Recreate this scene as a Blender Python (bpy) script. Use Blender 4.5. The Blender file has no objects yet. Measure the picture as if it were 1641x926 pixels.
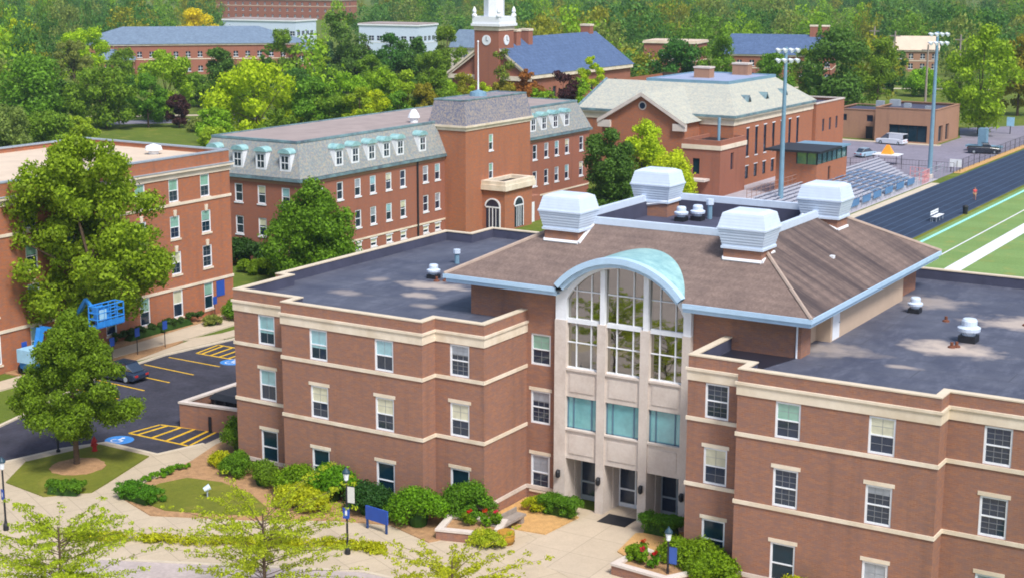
import bpy, math, random
import numpy as np
from mathutils import Vector, Matrix
R = math.radians
scene = bpy.context.scene
col = scene.collection

# ------------------------------------------------------------------ camera, sky, sun, exposure
cam_d = bpy.data.cameras.new('camera'); cam = bpy.data.objects.new('camera', cam_d); col.objects.link(cam)
cam.location = (0, 0, 31.052)
yaw, pitch, roll = R(31.346), R(11.844), R(0.161)
fw = Vector((-math.sin(yaw)*math.cos(pitch), math.cos(yaw)*math.cos(pitch), -math.sin(pitch)))
rt = Vector((math.cos(yaw), math.sin(yaw), 0)); up = rt.cross(fw)
rt2 = rt*math.cos(roll)+up*math.sin(roll); up2 = rt2.cross(fw)
cam.rotation_euler = Matrix((rt2, up2, -fw)).transposed().to_euler()
cam_d.sensor_fit = 'HORIZONTAL'; cam_d.sensor_width = 36; cam_d.lens = 2484.6/1641*36
cam_d.clip_start = 0.5; cam_d.clip_end = 6000
scene.camera = cam
SUN_DIR = Vector((0.62, -0.40, 1.0)).normalized()
w = bpy.data.worlds.new('World'); scene.world = w; w.use_nodes = True
nt = w.node_tree; bg = nt.nodes['Background']
sky = nt.nodes.new('ShaderNodeTexSky'); sky.sky_type = 'NISHITA'; sky.sun_disc = False
sky.sun_elevation = math.asin(SUN_DIR.z); sky.sun_rotation = math.atan2(SUN_DIR.x, SUN_DIR.y)
sky.air_density = 1.0; sky.dust_density = 2.5; sky.ozone_density = 1.0
nt.links.new(sky.outputs[0], bg.inputs[0]); bg.inputs[1].default_value = 0.115
sun_d = bpy.data.lights.new('sun', 'SUN'); sun = bpy.data.objects.new('sun', sun_d); col.objects.link(sun)
sun_d.energy = 2.5; sun_d.angle = R(13); sun_d.color = (1.0, 0.965, 0.91)
sun.rotation_euler = (-SUN_DIR).to_track_quat('-Z', 'Y').to_euler()
scene.view_settings.view_transform = 'Standard'; scene.view_settings.look = 'None'
scene.view_settings.exposure = 0.66; scene.view_settings.gamma = 1.0
scene.cycles.max_bounces = 6; scene.cycles.transparent_max_bounces = 8; scene.cycles.filter_width = 1.8

# ------------------------------------------------------------------ materials
def srgb(r, g, b):
    f = lambda c: (c/255/12.92 if c/255 <= .04045 else ((c/255+.055)/1.055)**2.4)
    return (f(r), f(g), f(b))
def new_mat(name):
    m = bpy.data.materials.new(name); m.use_nodes = True
    return m, m.node_tree.nodes, m.node_tree.links, m.node_tree.nodes['Principled BSDF']
def mixrgb(ns, ls, fac, a, b, mode='MIX'):
    n = ns.new('ShaderNodeMix'); n.data_type = 'RGBA'; n.blend_type = mode
    def put(sock, v):
        if isinstance(v, (tuple, list)): sock.default_value = (*v[:3], 1)
        elif isinstance(v, (int, float)): sock.default_value = v
        else: ls.new(v, sock)
    put(n.inputs[0], fac); put(n.inputs[6], a); put(n.inputs[7], b)
    return n.outputs[2]
def noise(ns, ls, scale, detail=4, rough=.6, vec=None, lo=.35, hi=.65):
    n = ns.new('ShaderNodeTexNoise'); n.inputs['Scale'].default_value = scale
    n.inputs['Detail'].default_value = detail; n.inputs['Roughness'].default_value = rough
    if vec is not None: ls.new(vec, n.inputs['Vector'])
    mr = ns.new('ShaderNodeMapRange'); mr.inputs[1].default_value = lo; mr.inputs[2].default_value = hi
    ls.new(n.outputs[0], mr.inputs[0])
    return mr.outputs[0]
def pos(ns): return ns.new('ShaderNodeNewGeometry').outputs['Position']
def scaled(ns, ls, vec, s):
    n = ns.new('ShaderNodeMapping'); n.inputs['Scale'].default_value = s; ls.new(vec, n.inputs['Vector']); return n.outputs[0]
def mat(name, c, rough=.7, var=.25, scale=1.5, metal=0, spec=.4, c2=None, bump=0, fine=0):
    """plain surface with a two scale noise breaking up its colour"""
    m, ns, ls, b = new_mat(name)
    d = c2 if c2 else tuple(x*(1-var) for x in c)
    e = tuple(min(1, x*(1+var)) for x in c)
    p = pos(ns)
    o = mixrgb(ns, ls, noise(ns, ls, scale, 5, .65, p), d, e)
    o = mixrgb(ns, ls, noise(ns, ls, scale*.13, 3, .6, p), mixrgb(ns, ls, .5, o, c), o)
    if fine: o = mixrgb(ns, ls, fine, o, mixrgb(ns, ls, noise(ns, ls, scale*9, 2, .5, p, .3, .7), (0, 0, 0), (1, 1, 1)), 'OVERLAY')
    ls.new(o, b.inputs['Base Color'])
    b.inputs['Roughness'].default_value = rough; b.inputs['Metallic'].default_value = metal
    b.inputs['Specular IOR Level'].default_value = spec
    if bump:
        bn = ns.new('ShaderNodeBump'); bn.inputs['Strength'].default_value = bump
        ls.new(noise(ns, ls, scale*6, 4, .6, p), bn.inputs['Height']); ls.new(bn.outputs[0], b.inputs['Normal'])
    return m
def brick(name, a, b_, c, mortar, mott=.5):
    m, ns, ls, b = new_mat(name)
    p = pos(ns)
    sx = ns.new('ShaderNodeSeparateXYZ'); ls.new(p, sx.inputs[0])
    ad = ns.new('ShaderNodeMath'); ls.new(sx.outputs[0], ad.inputs[0]); ls.new(sx.outputs[1], ad.inputs[1])
    cb = ns.new('ShaderNodeCombineXYZ'); ls.new(ad.outputs[0], cb.inputs[0]); ls.new(sx.outputs[2], cb.inputs[1])
    t = ns.new('ShaderNodeTexBrick'); ls.new(cb.outputs[0], t.inputs['Vector'])
    t.inputs['Scale'].default_value = 1; t.inputs['Brick Width'].default_value = .30; t.inputs['Row Height'].default_value = .1
    t.inputs['Mortar Size'].default_value = .012; t.inputs['Bias'].default_value = -.1
    t.inputs['Color1'].default_value = (*a, 1); t.inputs['Color2'].default_value = (*b_, 1); t.inputs['Mortar'].default_value = (*mortar, 1)
    o = mixrgb(ns, ls, noise(ns, ls, 1.6, 6, .75, scaled(ns, ls, cb.outputs[0], (1.2, 2.6, 1)), .40, .60), t.outputs[0], c)
    lg = noise(ns, ls, .22, 4, .6, p, .3, .7)
    o = mixrgb(ns, ls, lg, mixrgb(ns, ls, mott*.3, o, tuple(x*.6 for x in c)), o)
    st = noise(ns, ls, 1.1, 4, .6, scaled(ns, ls, cb.outputs[0], (1.1, .09, 1)), .52, .75)      # rain streaks
    o = mixrgb(ns, ls, st, o, mixrgb(ns, ls, .22, o, (.05, .045, .045)))
    ls.new(o, b.inputs['Base Color']); b.inputs['Roughness'].default_value = .88; b.inputs['Specular IOR Level'].default_value = .2
    bn = ns.new('ShaderNodeBump'); bn.inputs['Strength'].default_value = .1; bn.inputs['Distance'].default_value = .01
    ls.new(t.outputs['Fac'], bn.inputs['Height']); bn.invert = True; ls.new(bn.outputs[0], b.inputs['Normal'])
    return m
def glass(name, c, rough=.06, refl=.25, tint=(.75, .85, .9)):
    m, ns, ls, b = new_mat(name)
    p = pos(ns)
    o = mixrgb(ns, ls, noise(ns, ls, 1.3, 3, .6, p), tuple(x*.85 for x in c), tuple(x*1.12 for x in c))
    ls.new(o, b.inputs['Base Color']); b.inputs['Roughness'].default_value = rough; b.inputs['Specular IOR Level'].default_value = min(.6, .2+refl*2)
    g = ns.new('ShaderNodeBsdfGlossy'); g.inputs['Roughness'].default_value = rough*.6; g.inputs['Color'].default_value = (*tint, 1)
    bn = ns.new('ShaderNodeBump'); bn.inputs['Strength'].default_value = .04; bn.inputs['Distance'].default_value = .05
    ls.new(noise(ns, ls, .8, 1, .5, p), bn.inputs['Height']); ls.new(bn.outputs[0], g.inputs['Normal'])
    mx = ns.new('ShaderNodeMixShader'); mx.inputs[0].default_value = refl
    ls.new(b.outputs[0], mx.inputs[1]); ls.new(g.outputs[0], mx.inputs[2])
    ls.new(mx.outputs[0], ns['Material Output'].inputs[0])
    return m
def leaf(name, c, var=.45, trans=.35, hue=.02):
    var *= .75; trans += .1; c = (c[0]*1.58, c[1]*1.4, c[2]*.95)
    m, ns, ls, b = new_mat(name)
    gi = ns.new('ShaderNodeNewGeometry'); oi = ns.new('ShaderNodeObjectInfo')
    dk = tuple(x*(1-var) for x in c); lt = (min(1, c[0]*(1+var*1.25)), min(1, c[1]*(1+var)), c[2]*(1+var*.3))
    o = mixrgb(ns, ls, gi.outputs['Random Per Island'], dk, lt)
    hs = ns.new('ShaderNodeHueSaturation'); ls.new(o, hs.inputs['Color'])
    mr = ns.new('ShaderNodeMapRange'); ls.new(oi.outputs['Random'], mr.inputs[0])
    mr.inputs[3].default_value = .5-hue; mr.inputs[4].default_value = .5+hue; ls.new(mr.outputs[0], hs.inputs['Hue'])
    tc = ns.new('ShaderNodeTexCoord')
    nz = noise(ns, ls, 2.2, 2, .5, tc.outputs['Object'], .3, .7)
    mv = ns.new('ShaderNodeMapRange'); ls.new(nz, mv.inputs[0]); mv.inputs[3].default_value = .78; mv.inputs[4].default_value = 1.2
    ls.new(mv.outputs[0], hs.inputs['Value'])
    ls.new(hs.outputs[0], b.inputs['Base Color']); b.inputs['Roughness'].default_value = .6; b.inputs['Specular IOR Level'].default_value = .25
    t = ns.new('ShaderNodeBsdfTranslucent'); ls.new(hs.outputs[0], t.inputs['Color'])
    mx = ns.new('ShaderNodeMixShader'); mx.inputs[0].default_value = trans
    ls.new(b.outputs[0], mx.inputs[1]); ls.new(t.outputs[0], mx.inputs[2]); ls.new(mx.outputs[0], ns['Material Output'].inputs[0])
    return m
def roofing(name, c, patches, c_patch, c_dark):
    """flat membrane roof: mottled, with pale dried puddle marks at the given spots"""
    m, ns, ls, b = new_mat(name)
    p = pos(ns)
    o = mixrgb(ns, ls, noise(ns, ls, .35, 6, .7, p, .32, .7), c_dark, c)
    o = mixrgb(ns, ls, noise(ns, ls, 1.1, 5, .75, scaled(ns, ls, p, (1, .35, 1)), .5, .8), o, tuple(x*1.35 for x in c))
    sm = ns.new('ShaderNodeTexBrick'); ls.new(p, sm.inputs['Vector']); sm.inputs['Scale'].default_value = 1; sm.inputs['Brick Width'].default_value = 9; sm.inputs['Row Height'].default_value = 1.9; sm.inputs['Mortar Size'].default_value = .035
    o = mixrgb(ns, ls, sm.outputs['Fac'], o, tuple(x*.62 for x in c))      # lapped seams of the membrane sheets
    wob = ns.new('ShaderNodeTexNoise'); wob.inputs['Scale'].default_value = .8; wob.inputs['Detail'].default_value = 4; ls.new(p, wob.inputs['Vector'])
    for (x, y, rx, ry, k) in patches:
        mp = ns.new('ShaderNodeMapping'); mp.inputs['Location'].default_value = (-x/rx, -y/ry, 0); mp.inputs['Scale'].default_value = (1/rx, 1/ry, 0)
        ls.new(p, mp.inputs['Vector'])
        ln = ns.new('ShaderNodeVectorMath'); ln.operation = 'LENGTH'; ls.new(mp.outputs[0], ln.inputs[0])
        ad = ns.new('ShaderNodeMath'); ad.operation = 'MULTIPLY_ADD'; ls.new(wob.outputs[0], ad.inputs[0]); ad.inputs[1].default_value = 1.7; ls.new(ln.outputs['Value'], ad.inputs[2])
        mr = ns.new('ShaderNodeMapRange'); mr.inputs[1].default_value = 1.9; mr.inputs[2].default_value = 1.25; mr.inputs[3].default_value = 0; mr.inputs[4].default_value = k
        ls.new(ad.outputs[0], mr.inputs[0])
        o = mixrgb(ns, ls, mr.outputs[0], o, c_patch)
    ls.new(o, b.inputs['Base Color']); b.inputs['Roughness'].default_value = .62; b.inputs['Specular IOR Level'].default_value = .35
    return m
def shingles(name, c, dk, rows=.35, streak=0, cols=None, tiles=.5):
    m, ns, ls, b = new_mat(name)
    p = pos(ns)
    t = ns.new('ShaderNodeTexVoronoi'); t.inputs['Scale'].default_value = 1/tiles; t.inputs['Randomness'].default_value = .8; ls.new(p, t.inputs['Vector'])
    wn = ns.new('ShaderNodeTexWhiteNoise'); wn.noise_dimensions = '3D'; ls.new(t.outputs['Position'], wn.inputs['Vector'])
    if cols:
        cr = ns.new('ShaderNodeValToRGB'); ls.new(wn.outputs['Value'], cr.inputs[0]); cr.color_ramp.interpolation = 'CONSTANT'
        cr.color_ramp.elements[0].color = (*cols[0], 1); cr.color_ramp.elements[1].color = (*cols[1], 1); cr.color_ramp.elements[1].position = 1/len(cols)
        for i, q in enumerate(cols[2:], 2): e = cr.color_ramp.elements.new(i/len(cols)); e.color = (*q, 1)
        o = cr.outputs[0]
    else:
        o = mixrgb(ns, ls, wn.outputs['Value'], tuple(x*.85 for x in c), tuple(x*1.15 for x in c))
    o = mixrgb(ns, ls, noise(ns, ls, .6, 5, .7, p), mixrgb(ns, ls, .15 if cols else .35, o, dk), o)
    wv = ns.new('ShaderNodeTexWave'); wv.bands_direction = 'Z'; wv.inputs['Scale'].default_value = .314/rows; wv.inputs['Distortion'].default_value = .4; ls.new(p, wv.inputs['Vector'])
    o = mixrgb(ns, ls, .16, o, mixrgb(ns, ls, wv.outputs['Fac'], dk, o))
    if streak:
        sp = ns.new('ShaderNodeSeparateXYZ'); ls.new(ns.new('ShaderNodeNewGeometry').outputs['Normal'], sp.inputs[0])
        gx = ns.new('ShaderNodeMapRange'); ls.new(sp.outputs[0], gx.inputs[0]); gx.inputs[1].default_value = .1; gx.inputs[2].default_value = .4
        f = noise(ns, ls, .55, 5, .7, scaled(ns, ls, p, (.10, 1.0, .0)), .42, .62)
        mu = ns.new('ShaderNodeMath'); mu.operation = 'MULTIPLY'; ls.new(f, mu.inputs[0]); ls.new(gx.outputs[0], mu.inputs[1])
        mu2 = ns.new('ShaderNodeMath'); mu2.operation = 'MULTIPLY'; ls.new(mu.outputs[0], mu2.inputs[0]); mu2.inputs[1].default_value = streak
        o = mixrgb(ns, ls, mu2.outputs[0], o, dk)
    ls.new(o, b.inputs['Base Color']); b.inputs['Roughness'].default_value = .85; b.inputs['Specular IOR Level'].default_value = .25
    return m
M = {}
M['brick_brown'] = brick('brown_brick', srgb(164, 114, 88), srgb(146, 98, 76), srgb(140, 108, 98), srgb(160, 126, 106))
M['brick_orange'] = brick('orange_brick', srgb(186, 108, 66), srgb(166, 94, 60), srgb(152, 108, 90), srgb(174, 124, 94))
M['brick_red'] = brick('red_brick', srgb(162, 96, 72), srgb(146, 86, 68), srgb(148, 102, 88), srgb(166, 120, 98))
M['brick_tan'] = brick('tan_brick', srgb(168, 126, 98), srgb(158, 116, 92), srgb(160, 124, 104), srgb(176, 144, 122))
M['stone'] = mat('limestone', srgb(206, 196, 188), .8, .06, .8, c2=srgb(194, 182, 173), fine=.06)
M['stone_light'] = mat('pale_stone_trim', srgb(222, 210, 192), .8, .08, .7, c2=srgb(204, 188, 164))
M['coping'] = mat('coping_stone', srgb(206, 192, 170), .8, .1, 1)
M['aqua_frame'] = mat('blue_grey_frame', srgb(88, 120, 140), .5, .05, 3)
M['muntin'] = mat('grey_muntin', srgb(132, 136, 142), .5, .05, 3)
M['white'] = mat('white_paint', srgb(226, 230, 236), .5, .05, 3)
M['louvre'] = mat('pale_louvre_metal', srgb(198, 212, 230), .45, .05, 2, spec=.5)
M['gutter'] = mat('pale_blue_gutter_metal', srgb(176, 206, 232), .4, .07, 2, spec=.5)
M['tan_siding'] = mat('tan_siding', srgb(188, 166, 146), .7, .06, 1)
M['copper'] = mat('green_copper', srgb(146, 184, 184), .6, .16, 1.6, c2=srgb(112, 158, 168))
M['copper_dark'] = mat('dark_green_copper', srgb(112, 140, 146), .6, .25, .9, c2=srgb(78, 90, 104))
M['deck'] = roofing('membrane_roof', srgb(90, 93, 106), [(-56.3, 82.3, 3.0, 1.4, .8), (-55.2, 79.2, 1.4, .8, .7), (-53.0, 77.0, 1.3, .6, .5), (-59.5, 77.5, 1.5, .8, .4), (-60.5, 82, 1, .8, .4),
    (-22.3, 83.3, 3.0, 1.8, .95), (-20.4, 91.5, 3.4, 2.0, .85), (-27.0, 94.5, 2.6, 2.2, .5), (-27.8, 79.6, 2.8, 1.6, .5), (-23.6, 78.0, 1.0, .5, .6), (-23.8, 82.2, .7, .4, .6), (-18.0, 87, 1.5, 1.0, .6)],
    srgb(186, 172, 160), srgb(64, 68, 86))
M['deck_plain'] = mat('grey_roof_membrane', srgb(156, 142, 138), .8, .14, .5)
M['gravel_roof'] = mat('tan_gravel_roof', srgb(204, 186, 166), .9, .1, .4)
M['deck_dark'] = mat('dark_roof_membrane', srgb(70, 72, 92), .7, .2, .6)
M['shingle'] = shingles('brown_shingles', srgb(130, 112, 104), srgb(66, 58, 60), .3, .9, tiles=.11)
M['slate'] = shingles('grey_slate', srgb(168, 166, 150), srgb(108, 120, 120), .4, cols=[srgb(148, 152, 150), srgb(128, 138, 144), srgb(160, 154, 142), srgb(138, 138, 142)], tiles=.16)
M['slate_purple'] = shingles('mottled_purple_slate', srgb(150, 136, 134), srgb(98, 98, 118), .4, cols=[srgb(150, 144, 144), srgb(112, 116, 136), srgb(164, 152, 142), srgb(132, 130, 140)], tiles=.15)
M['slate_pale'] = shingles('pale_slate', srgb(188, 186, 168), srgb(150, 152, 146), .5, cols=[srgb(178, 179, 166), srgb(168, 171, 162), srgb(184, 180, 164), srgb(160, 163, 158)], tiles=.22)
M['slate_blue'] = shingles('blue_slate', srgb(84, 104, 138), srgb(60, 78, 110), .5, tiles=.4)
M['slate_greyblue'] = shingles('grey_blue_slate', srgb(112, 130, 150), srgb(86, 102, 124), .5, tiles=.5)
M['pane_dark'] = glass('dark_window_glass', srgb(34, 46, 66), .06, .05)
M['pane_teal'] = glass('dark_teal_glass', srgb(20, 46, 60), .12, .02)
M['pane_arch'] = glass('mirror_glass', srgb(24, 25, 20), .03, .36, (.80, .78, .70))
M['pane_aqua'] = glass('aqua_glass', srgb(104, 172, 178), .12, .15)
M['blind_aqua'] = glass('aqua_blind_behind_glass', srgb(142, 186, 196), .15, .12)
M['blind_cream'] = glass('cream_blind_behind_glass', srgb(206, 204, 178), .15, .1)
M['blind_grey'] = glass('grey_blind_behind_glass', srgb(150, 158, 170), .15, .12)
M['blind_green'] = glass('green_tinted_blind', srgb(132, 176, 160), .15, .12)
M['black_metal'] = mat('black_metal', srgb(34, 36, 42), .5, .2, 3)
M['grey_metal'] = mat('grey_metal', srgb(150, 160, 170), .45, .12, 2)
M['pole_blue'] = mat('blue_grey_pole', srgb(112, 146, 168), .5, .12, 1)
M['asphalt'] = mat('asphalt', srgb(58, 58, 70), .85, .25, .5, fine=.2, c2=srgb(44, 45, 56))
M['asphalt_pale'] = mat('worn_asphalt', srgb(128, 124, 138), .9, .12, .3, fine=.12)
M['drive'] = mat('worn_drive', srgb(176, 164, 160), .9, .1, .6, fine=.1)
M['kerb'] = mat('kerb_concrete', srgb(196, 184, 164), .85, .1, 1)
M['yellow'] = mat('yellow_paint', srgb(214, 172, 40), .7, .2, 2.5)
M['blue_paint'] = mat('blue_paint', srgb(64, 132, 204), .6, .12, 2)
M['white_paint'] = mat('white_road_paint', srgb(220, 222, 226), .7, .08, 3)
M['sign_blue'] = mat('blue_sign', srgb(38, 78, 166), .5, .08, 2)
M['lift_blue'] = mat('blue_machine_paint', srgb(46, 128, 206), .45, .1, 2)
M['lift_pale'] = mat('pale_blue_machine_paint', srgb(150, 196, 226), .45, .1, 2)
M['red'] = mat('red_paint', srgb(176, 40, 36), .5, .15, 3)
M['mulch'] = mat('mulch', srgb(164, 128, 92), .95, .25, 3, fine=.3)
M['mulch_tan'] = mat('tan_mulch', srgb(190, 150, 96), .95, .2, 3, fine=.3)
M['bark'] = mat('bark', srgb(88, 72, 58), .95, .3, 4)
M['wood'] = mat('weathered_wood', srgb(172, 128, 48), .8, .2, 4)
M['bench_stone'] = mat('weathered_concrete', srgb(146, 136, 128), .9, .15, 3)
M['tyre'] = mat('tyre_rubber', srgb(28, 28, 30), .9, .2, 4)
M['car_glass'] = glass('car_glass', srgb(30, 36, 44), .05, .25)
M['orange'] = mat('orange_fabric', srgb(236, 150, 40), .7, .1, 3)
M['lens'] = mat('lamp_lens', srgb(224, 232, 238), .3, .05, 3)
M['skin'] = mat('skin', srgb(176, 124, 98), .6, .06, 8)
M['shirt'] = mat('red_shirt', srgb(206, 84, 84), .8, .1, 8)
M['shorts'] = mat('tan_shorts', srgb(170, 140, 110), .8, .1, 8)
M['hair'] = mat('brown_hair', srgb(56, 40, 30), .8, .2, 10)
M['turf'] = None

# ------------------------------------------------------------------ mesh helpers
ORG = {}
class MB:
    def __init__(s): s.v = []; s.f = []; s.m = []
    def poly(s, pts, mi=0):
        n = len(s.v); s.v += [tuple(p) for p in pts]; s.f.append(tuple(range(n, n+len(pts)))); s.m.append(mi)
    def prism(s, pts, z0, z1, mi=0, bottom=True):
        """pts counter-clockwise in plan"""
        n = len(s.v); k = len(pts)
        s.v += [(p[0], p[1], z0) for p in pts] + [(p[0], p[1], z1) for p in pts]
        s.f.append(tuple(range(n+k, n+2*k))); s.m.append(mi)
        if bottom: s.f.append(tuple(reversed(range(n, n+k)))); s.m.append(mi)
        for i in range(k):
            j = (i+1) % k; s.f.append((n+i, n+j, n+k+j, n+k+i)); s.m.append(mi)
    def box(s, x0, x1, y0, y1, z0, z1, mi=0): s.prism([(x0, y0), (x1, y0), (x1, y1), (x0, y1)], z0, z1, mi)
    def frustum(s, r0, z0, r1, z1, mi=0, cap=False):
        """r = (x0,x1,y0,y1) rectangles at two heights"""
        n = len(s.v)
        for r, z in ((r0, z0), (r1, z1)): s.v += [(r[0], r[2], z), (r[1], r[2], z), (r[1], r[3], z), (r[0], r[3], z)]
        for i in range(4):
            j = (i+1) % 4; s.f.append((n+i, n+j, n+4+j, n+4+i)); s.m.append(mi)
        if cap: s.f += [(n+4, n+5, n+6, n+7), (n+3, n+2, n+1, n)]; s.m += [mi, mi]
    def tube(s, p, q, r, r2=None, n=8, mi=0, caps=True):
        p = Vector(p); q = Vector(q); r2 = r if r2 is None else r2
        d = (q-p).normalized(); a = d.orthogonal().normalized(); b = d.cross(a); k = len(s.v)
        for c, rr in ((p, r), (q, r2)):
            for i in range(n): t = 2*math.pi*i/n; s.v.append(tuple(c+a*math.cos(t)*rr+b*math.sin(t)*rr))
        for i in range(n):
            j = (i+1) % n; s.f.append((k+i, k+j, k+n+j, k+n+i)); s.m.append(mi)
        if caps: s.f += [tuple(reversed(range(k, k+n))), tuple(range(k+n, k+2*n))]; s.m += [mi, mi]
    def lathe(s, c, prof, n=16, mi=0):
        """prof: (radius, z) from bottom to top"""
        k = len(s.v)
        for r, z in prof:
            for i in range(n): t = 2*math.pi*i/n; s.v.append((c[0]+r*math.cos(t), c[1]+r*math.sin(t), c[2]+z))
        for a in range(len(prof)-1):
            for i in range(n):
                j = (i+1) % n; s.f.append((k+a*n+i, k+a*n+j, k+(a+1)*n+j, k+(a+1)*n+i)); s.m.append(mi)
        s.f += [tuple(reversed(range(k, k+n))), tuple(range(k+(len(prof)-1)*n, k+len(prof)*n))]; s.m += [mi, mi]
    def build(s, name, mats, parent=None, smooth=False, origin=None):
        if not isinstance(mats, (list, tuple)): mats = [mats]
        o3 = Vector(origin) if origin else (Vector(ORG[parent.name]) if parent else Vector((0, 0, 0)))
        me = bpy.data.meshes.new(name)
        me.from_pydata([(a-o3.x, b-o3.y, c-o3.z) for a, b, c in s.v], [], s.f)
        for q in mats: me.materials.append(q)
        me.polygons.foreach_set('material_index', s.m)
        if smooth: me.polygons.foreach_set('use_smooth', [True]*len(s.f))
        me.update()
        o = bpy.data.objects.new(name, me); col.objects.link(o)
        if parent: o.parent = parent; ORG[o.name] = tuple(o3)
        else: o.location = o3; ORG[o.name] = tuple(o3)
        return o
def offset(pts, d, closed=False):
    """offset a plan polyline to the right of its direction by d (mitred)"""
    n = len(pts); out = []
    for i in range(n):
        P = Vector(pts[i]).to_2d() if len(pts[i]) > 2 else Vector(pts[i])
        ns_ = []
        if closed or i > 0: e = P-Vector(pts[i-1]); e.normalize(); ns_.append(Vector((e.y, -e.x)))
        if closed or i < n-1: e = Vector(pts[(i+1) % n])-P; e.normalize(); ns_.append(Vector((e.y, -e.x)))
        if len(ns_) == 2:
            b = ns_[0]+ns_[1]; L = b.length
            q = P+b/L*(d*2/L) if L > .1 else P+ns_[0]*d
        else: q = P+ns_[0]*d
        out.append((q.x, q.y))
    return out
def band(mb, pts, z0, z1, out, inn, mi=0, closed=False):
    """moulding following a plan polyline, from `inn` inside to `out` outside of it"""
    A = offset(pts, out, closed); B = offset(pts, -inn, closed); n = len(pts)
    for i in range(n if closed else n-1):
        j = (i+1) % n
        a, b, c, d = A[i], A[j], B[j], B[i]
        mb.poly([(*a, z0), (*b, z0), (*b, z1), (*a, z1)], mi); mb.poly([(*c, z0), (*d, z0), (*d, z1), (*c, z1)], mi)
        mb.poly([(*a, z1), (*b, z1), (*c, z1), (*d, z1)], mi); mb.poly([(*d, z0), (*c, z0), (*b, z0), (*a, z0)], mi)
    if not closed:
        for i, fl in ((0, 1), (n-1, 0)):
            a, d = A[i], B[i]; q = [(*a, z0), (*a, z1), (*d, z1), (*d, z0)]; mb.poly(q if fl else q[::-1], mi)
def wall(mb, p0, p1, z0, z1, ops=(), depth=.22, mi=0):
    """wall face from p0 to p1 (outward on the right), openings (a0,a1,zb,zt) with reveals"""
    p0 = Vector((*p0[:2], 0)); p1 = Vector((*p1[:2], 0)); L = (p1-p0).length; u = (p1-p0)/L; inn = Vector((-u.y, u.x, 0))*depth
    xs = sorted({0., L, *[o[0] for o in ops], *[o[1] for o in ops]}); zs = sorted({z0, z1, *[o[2] for o in ops], *[o[3] for o in ops]})
    pt = lambda a, z: tuple(p0+u*a+Vector((0, 0, z)))
    for i in range(len(xs)-1):
        for j in range(len(zs)-1):
            xm, zm = (xs[i]+xs[i+1])/2, (zs[j]+zs[j+1])/2
            if any(o[0] < xm < o[1] and o[2] < zm < o[3] for o in ops): continue
            mb.poly([pt(xs[i], zs[j]), pt(xs[i+1], zs[j]), pt(xs[i+1], zs[j+1]), pt(xs[i], zs[j+1])], mi)
    for a0, a1, zb, zt in ops:
        c = [pt(a0, zb), pt(a1, zb), pt(a1, zt), pt(a0, zt)]; d = [tuple(Vector(q)+inn) for q in c]
        for i in range(4):
            j = (i+1) % 4; mb.poly([c[j], c[i], d[i], d[j]][::-1], mi)
def thing(name, label, cat, loc=(0, 0, 0), group=None):
    o = bpy.data.objects.new(name, None); col.objects.link(o); o.location = loc; o.empty_display_size = .5
    ORG[o.name] = tuple(loc); o['label'] = label; o['category'] = cat
    if group: o['group'] = group
    return o
def tag(o, label, cat, group=None):
    o['label'] = label; o['category'] = cat
    if group: o['group'] = group
    return o
def struct(name, mb, mats, smooth=False):
    o = mb.build(name, mats, smooth=smooth); o['kind'] = 'structure'; return o
def dup(src, parent=None):
    """copy of an object and its whole tree"""
    c = src.copy(); col.objects.link(c); ORG[c.name] = ORG.get(src.name, (0, 0, 0))
    if parent is not None: c.parent = parent
    for ch in list(src.children): dup(ch, c)
    return c
# windows: built once per kind, then copied into place
WIN = {}
def window_proto(key, wd, ht, kind='blind', blind='blind_aqua', share=.5, muntin=(0, 0), lintel=.16, sill=.1, arch=False, frame='white', pane='pane_dark', keystone=False, far=False):
    """local frame: x along the wall, +y into it, z up from the sill"""
    fr = MB(); t = .115 if not far else .13; h = wd/2
    y0, y1 = .05, .15
    fr.box(-h, -h+t, y0, y1, 0, ht); fr.box(h-t, h, y0, y1, 0, ht)
    fr.box(-h+t, h-t, y0, y1, 0, t); fr.box(-h+t, h-t, y0, y1, ht-t, ht)
    fr.box(-h+t, h-t, y0+.02, y1, ht*.5-.035, ht*.5+.035)
    for (lo, hi) in ((t, ht*.5-.035), (ht*.5+.035, ht-t)):
        for k in range(muntin[0]):
            x = -h+t+(wd-2*t)*(k+1)/(muntin[0]+1); fr.box(x-.009, x+.009, y0+.045, y1, lo, hi, 1)
        for k in range(muntin[1]):
            z = lo+(hi-lo)*(k+1)/(muntin[1]+1); fr.box(-h+t, h-t, y0+.048, y1, z-.009, z+.009, 1)
    f = fr.build('window', [M[frame], M['muntin']])
    g = MB(); g.box(-h+t*.5, h-t*.5, y1-.03, y1+.02, t*.5, ht-t*.5)
    subs = [g.build('pane', M[pane], f, origin=(0, 0, 0))]
    if blind:
        b = MB(); b.box(-h+t, h-t, y1-.045, y1-.032, ht-t-(ht-2*t)*share, ht-t); subs.append(b.build('blind', M[blind], f, origin=(0, 0, 0)))
    if sill: b = MB(); b.box(-h-.06, h+.06, -.07, y0+.05, -sill, 0); subs.append(b.build('sill', M['stone_light' if not far else 'white'], f, origin=(0, 0, 0)))
    if lintel:
        b = MB(); b.box(-h-.1, h+.1, -.03, y0+.05, ht, ht+lintel); subs.append(b.build('lintel', M['stone_light' if not far else 'white'], f, origin=(0, 0, 0)))
    if keystone:
        b = MB(); b.frustum((-.14, .14, -.08, .1), ht-.05, (-.2, .2, -.1, .1), ht+.5, cap=True); subs.append(b.build('keystone', M['stone_light'], f, origin=(0, 0, 0)))
    WIN[key] = [f, False]
    return f
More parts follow.
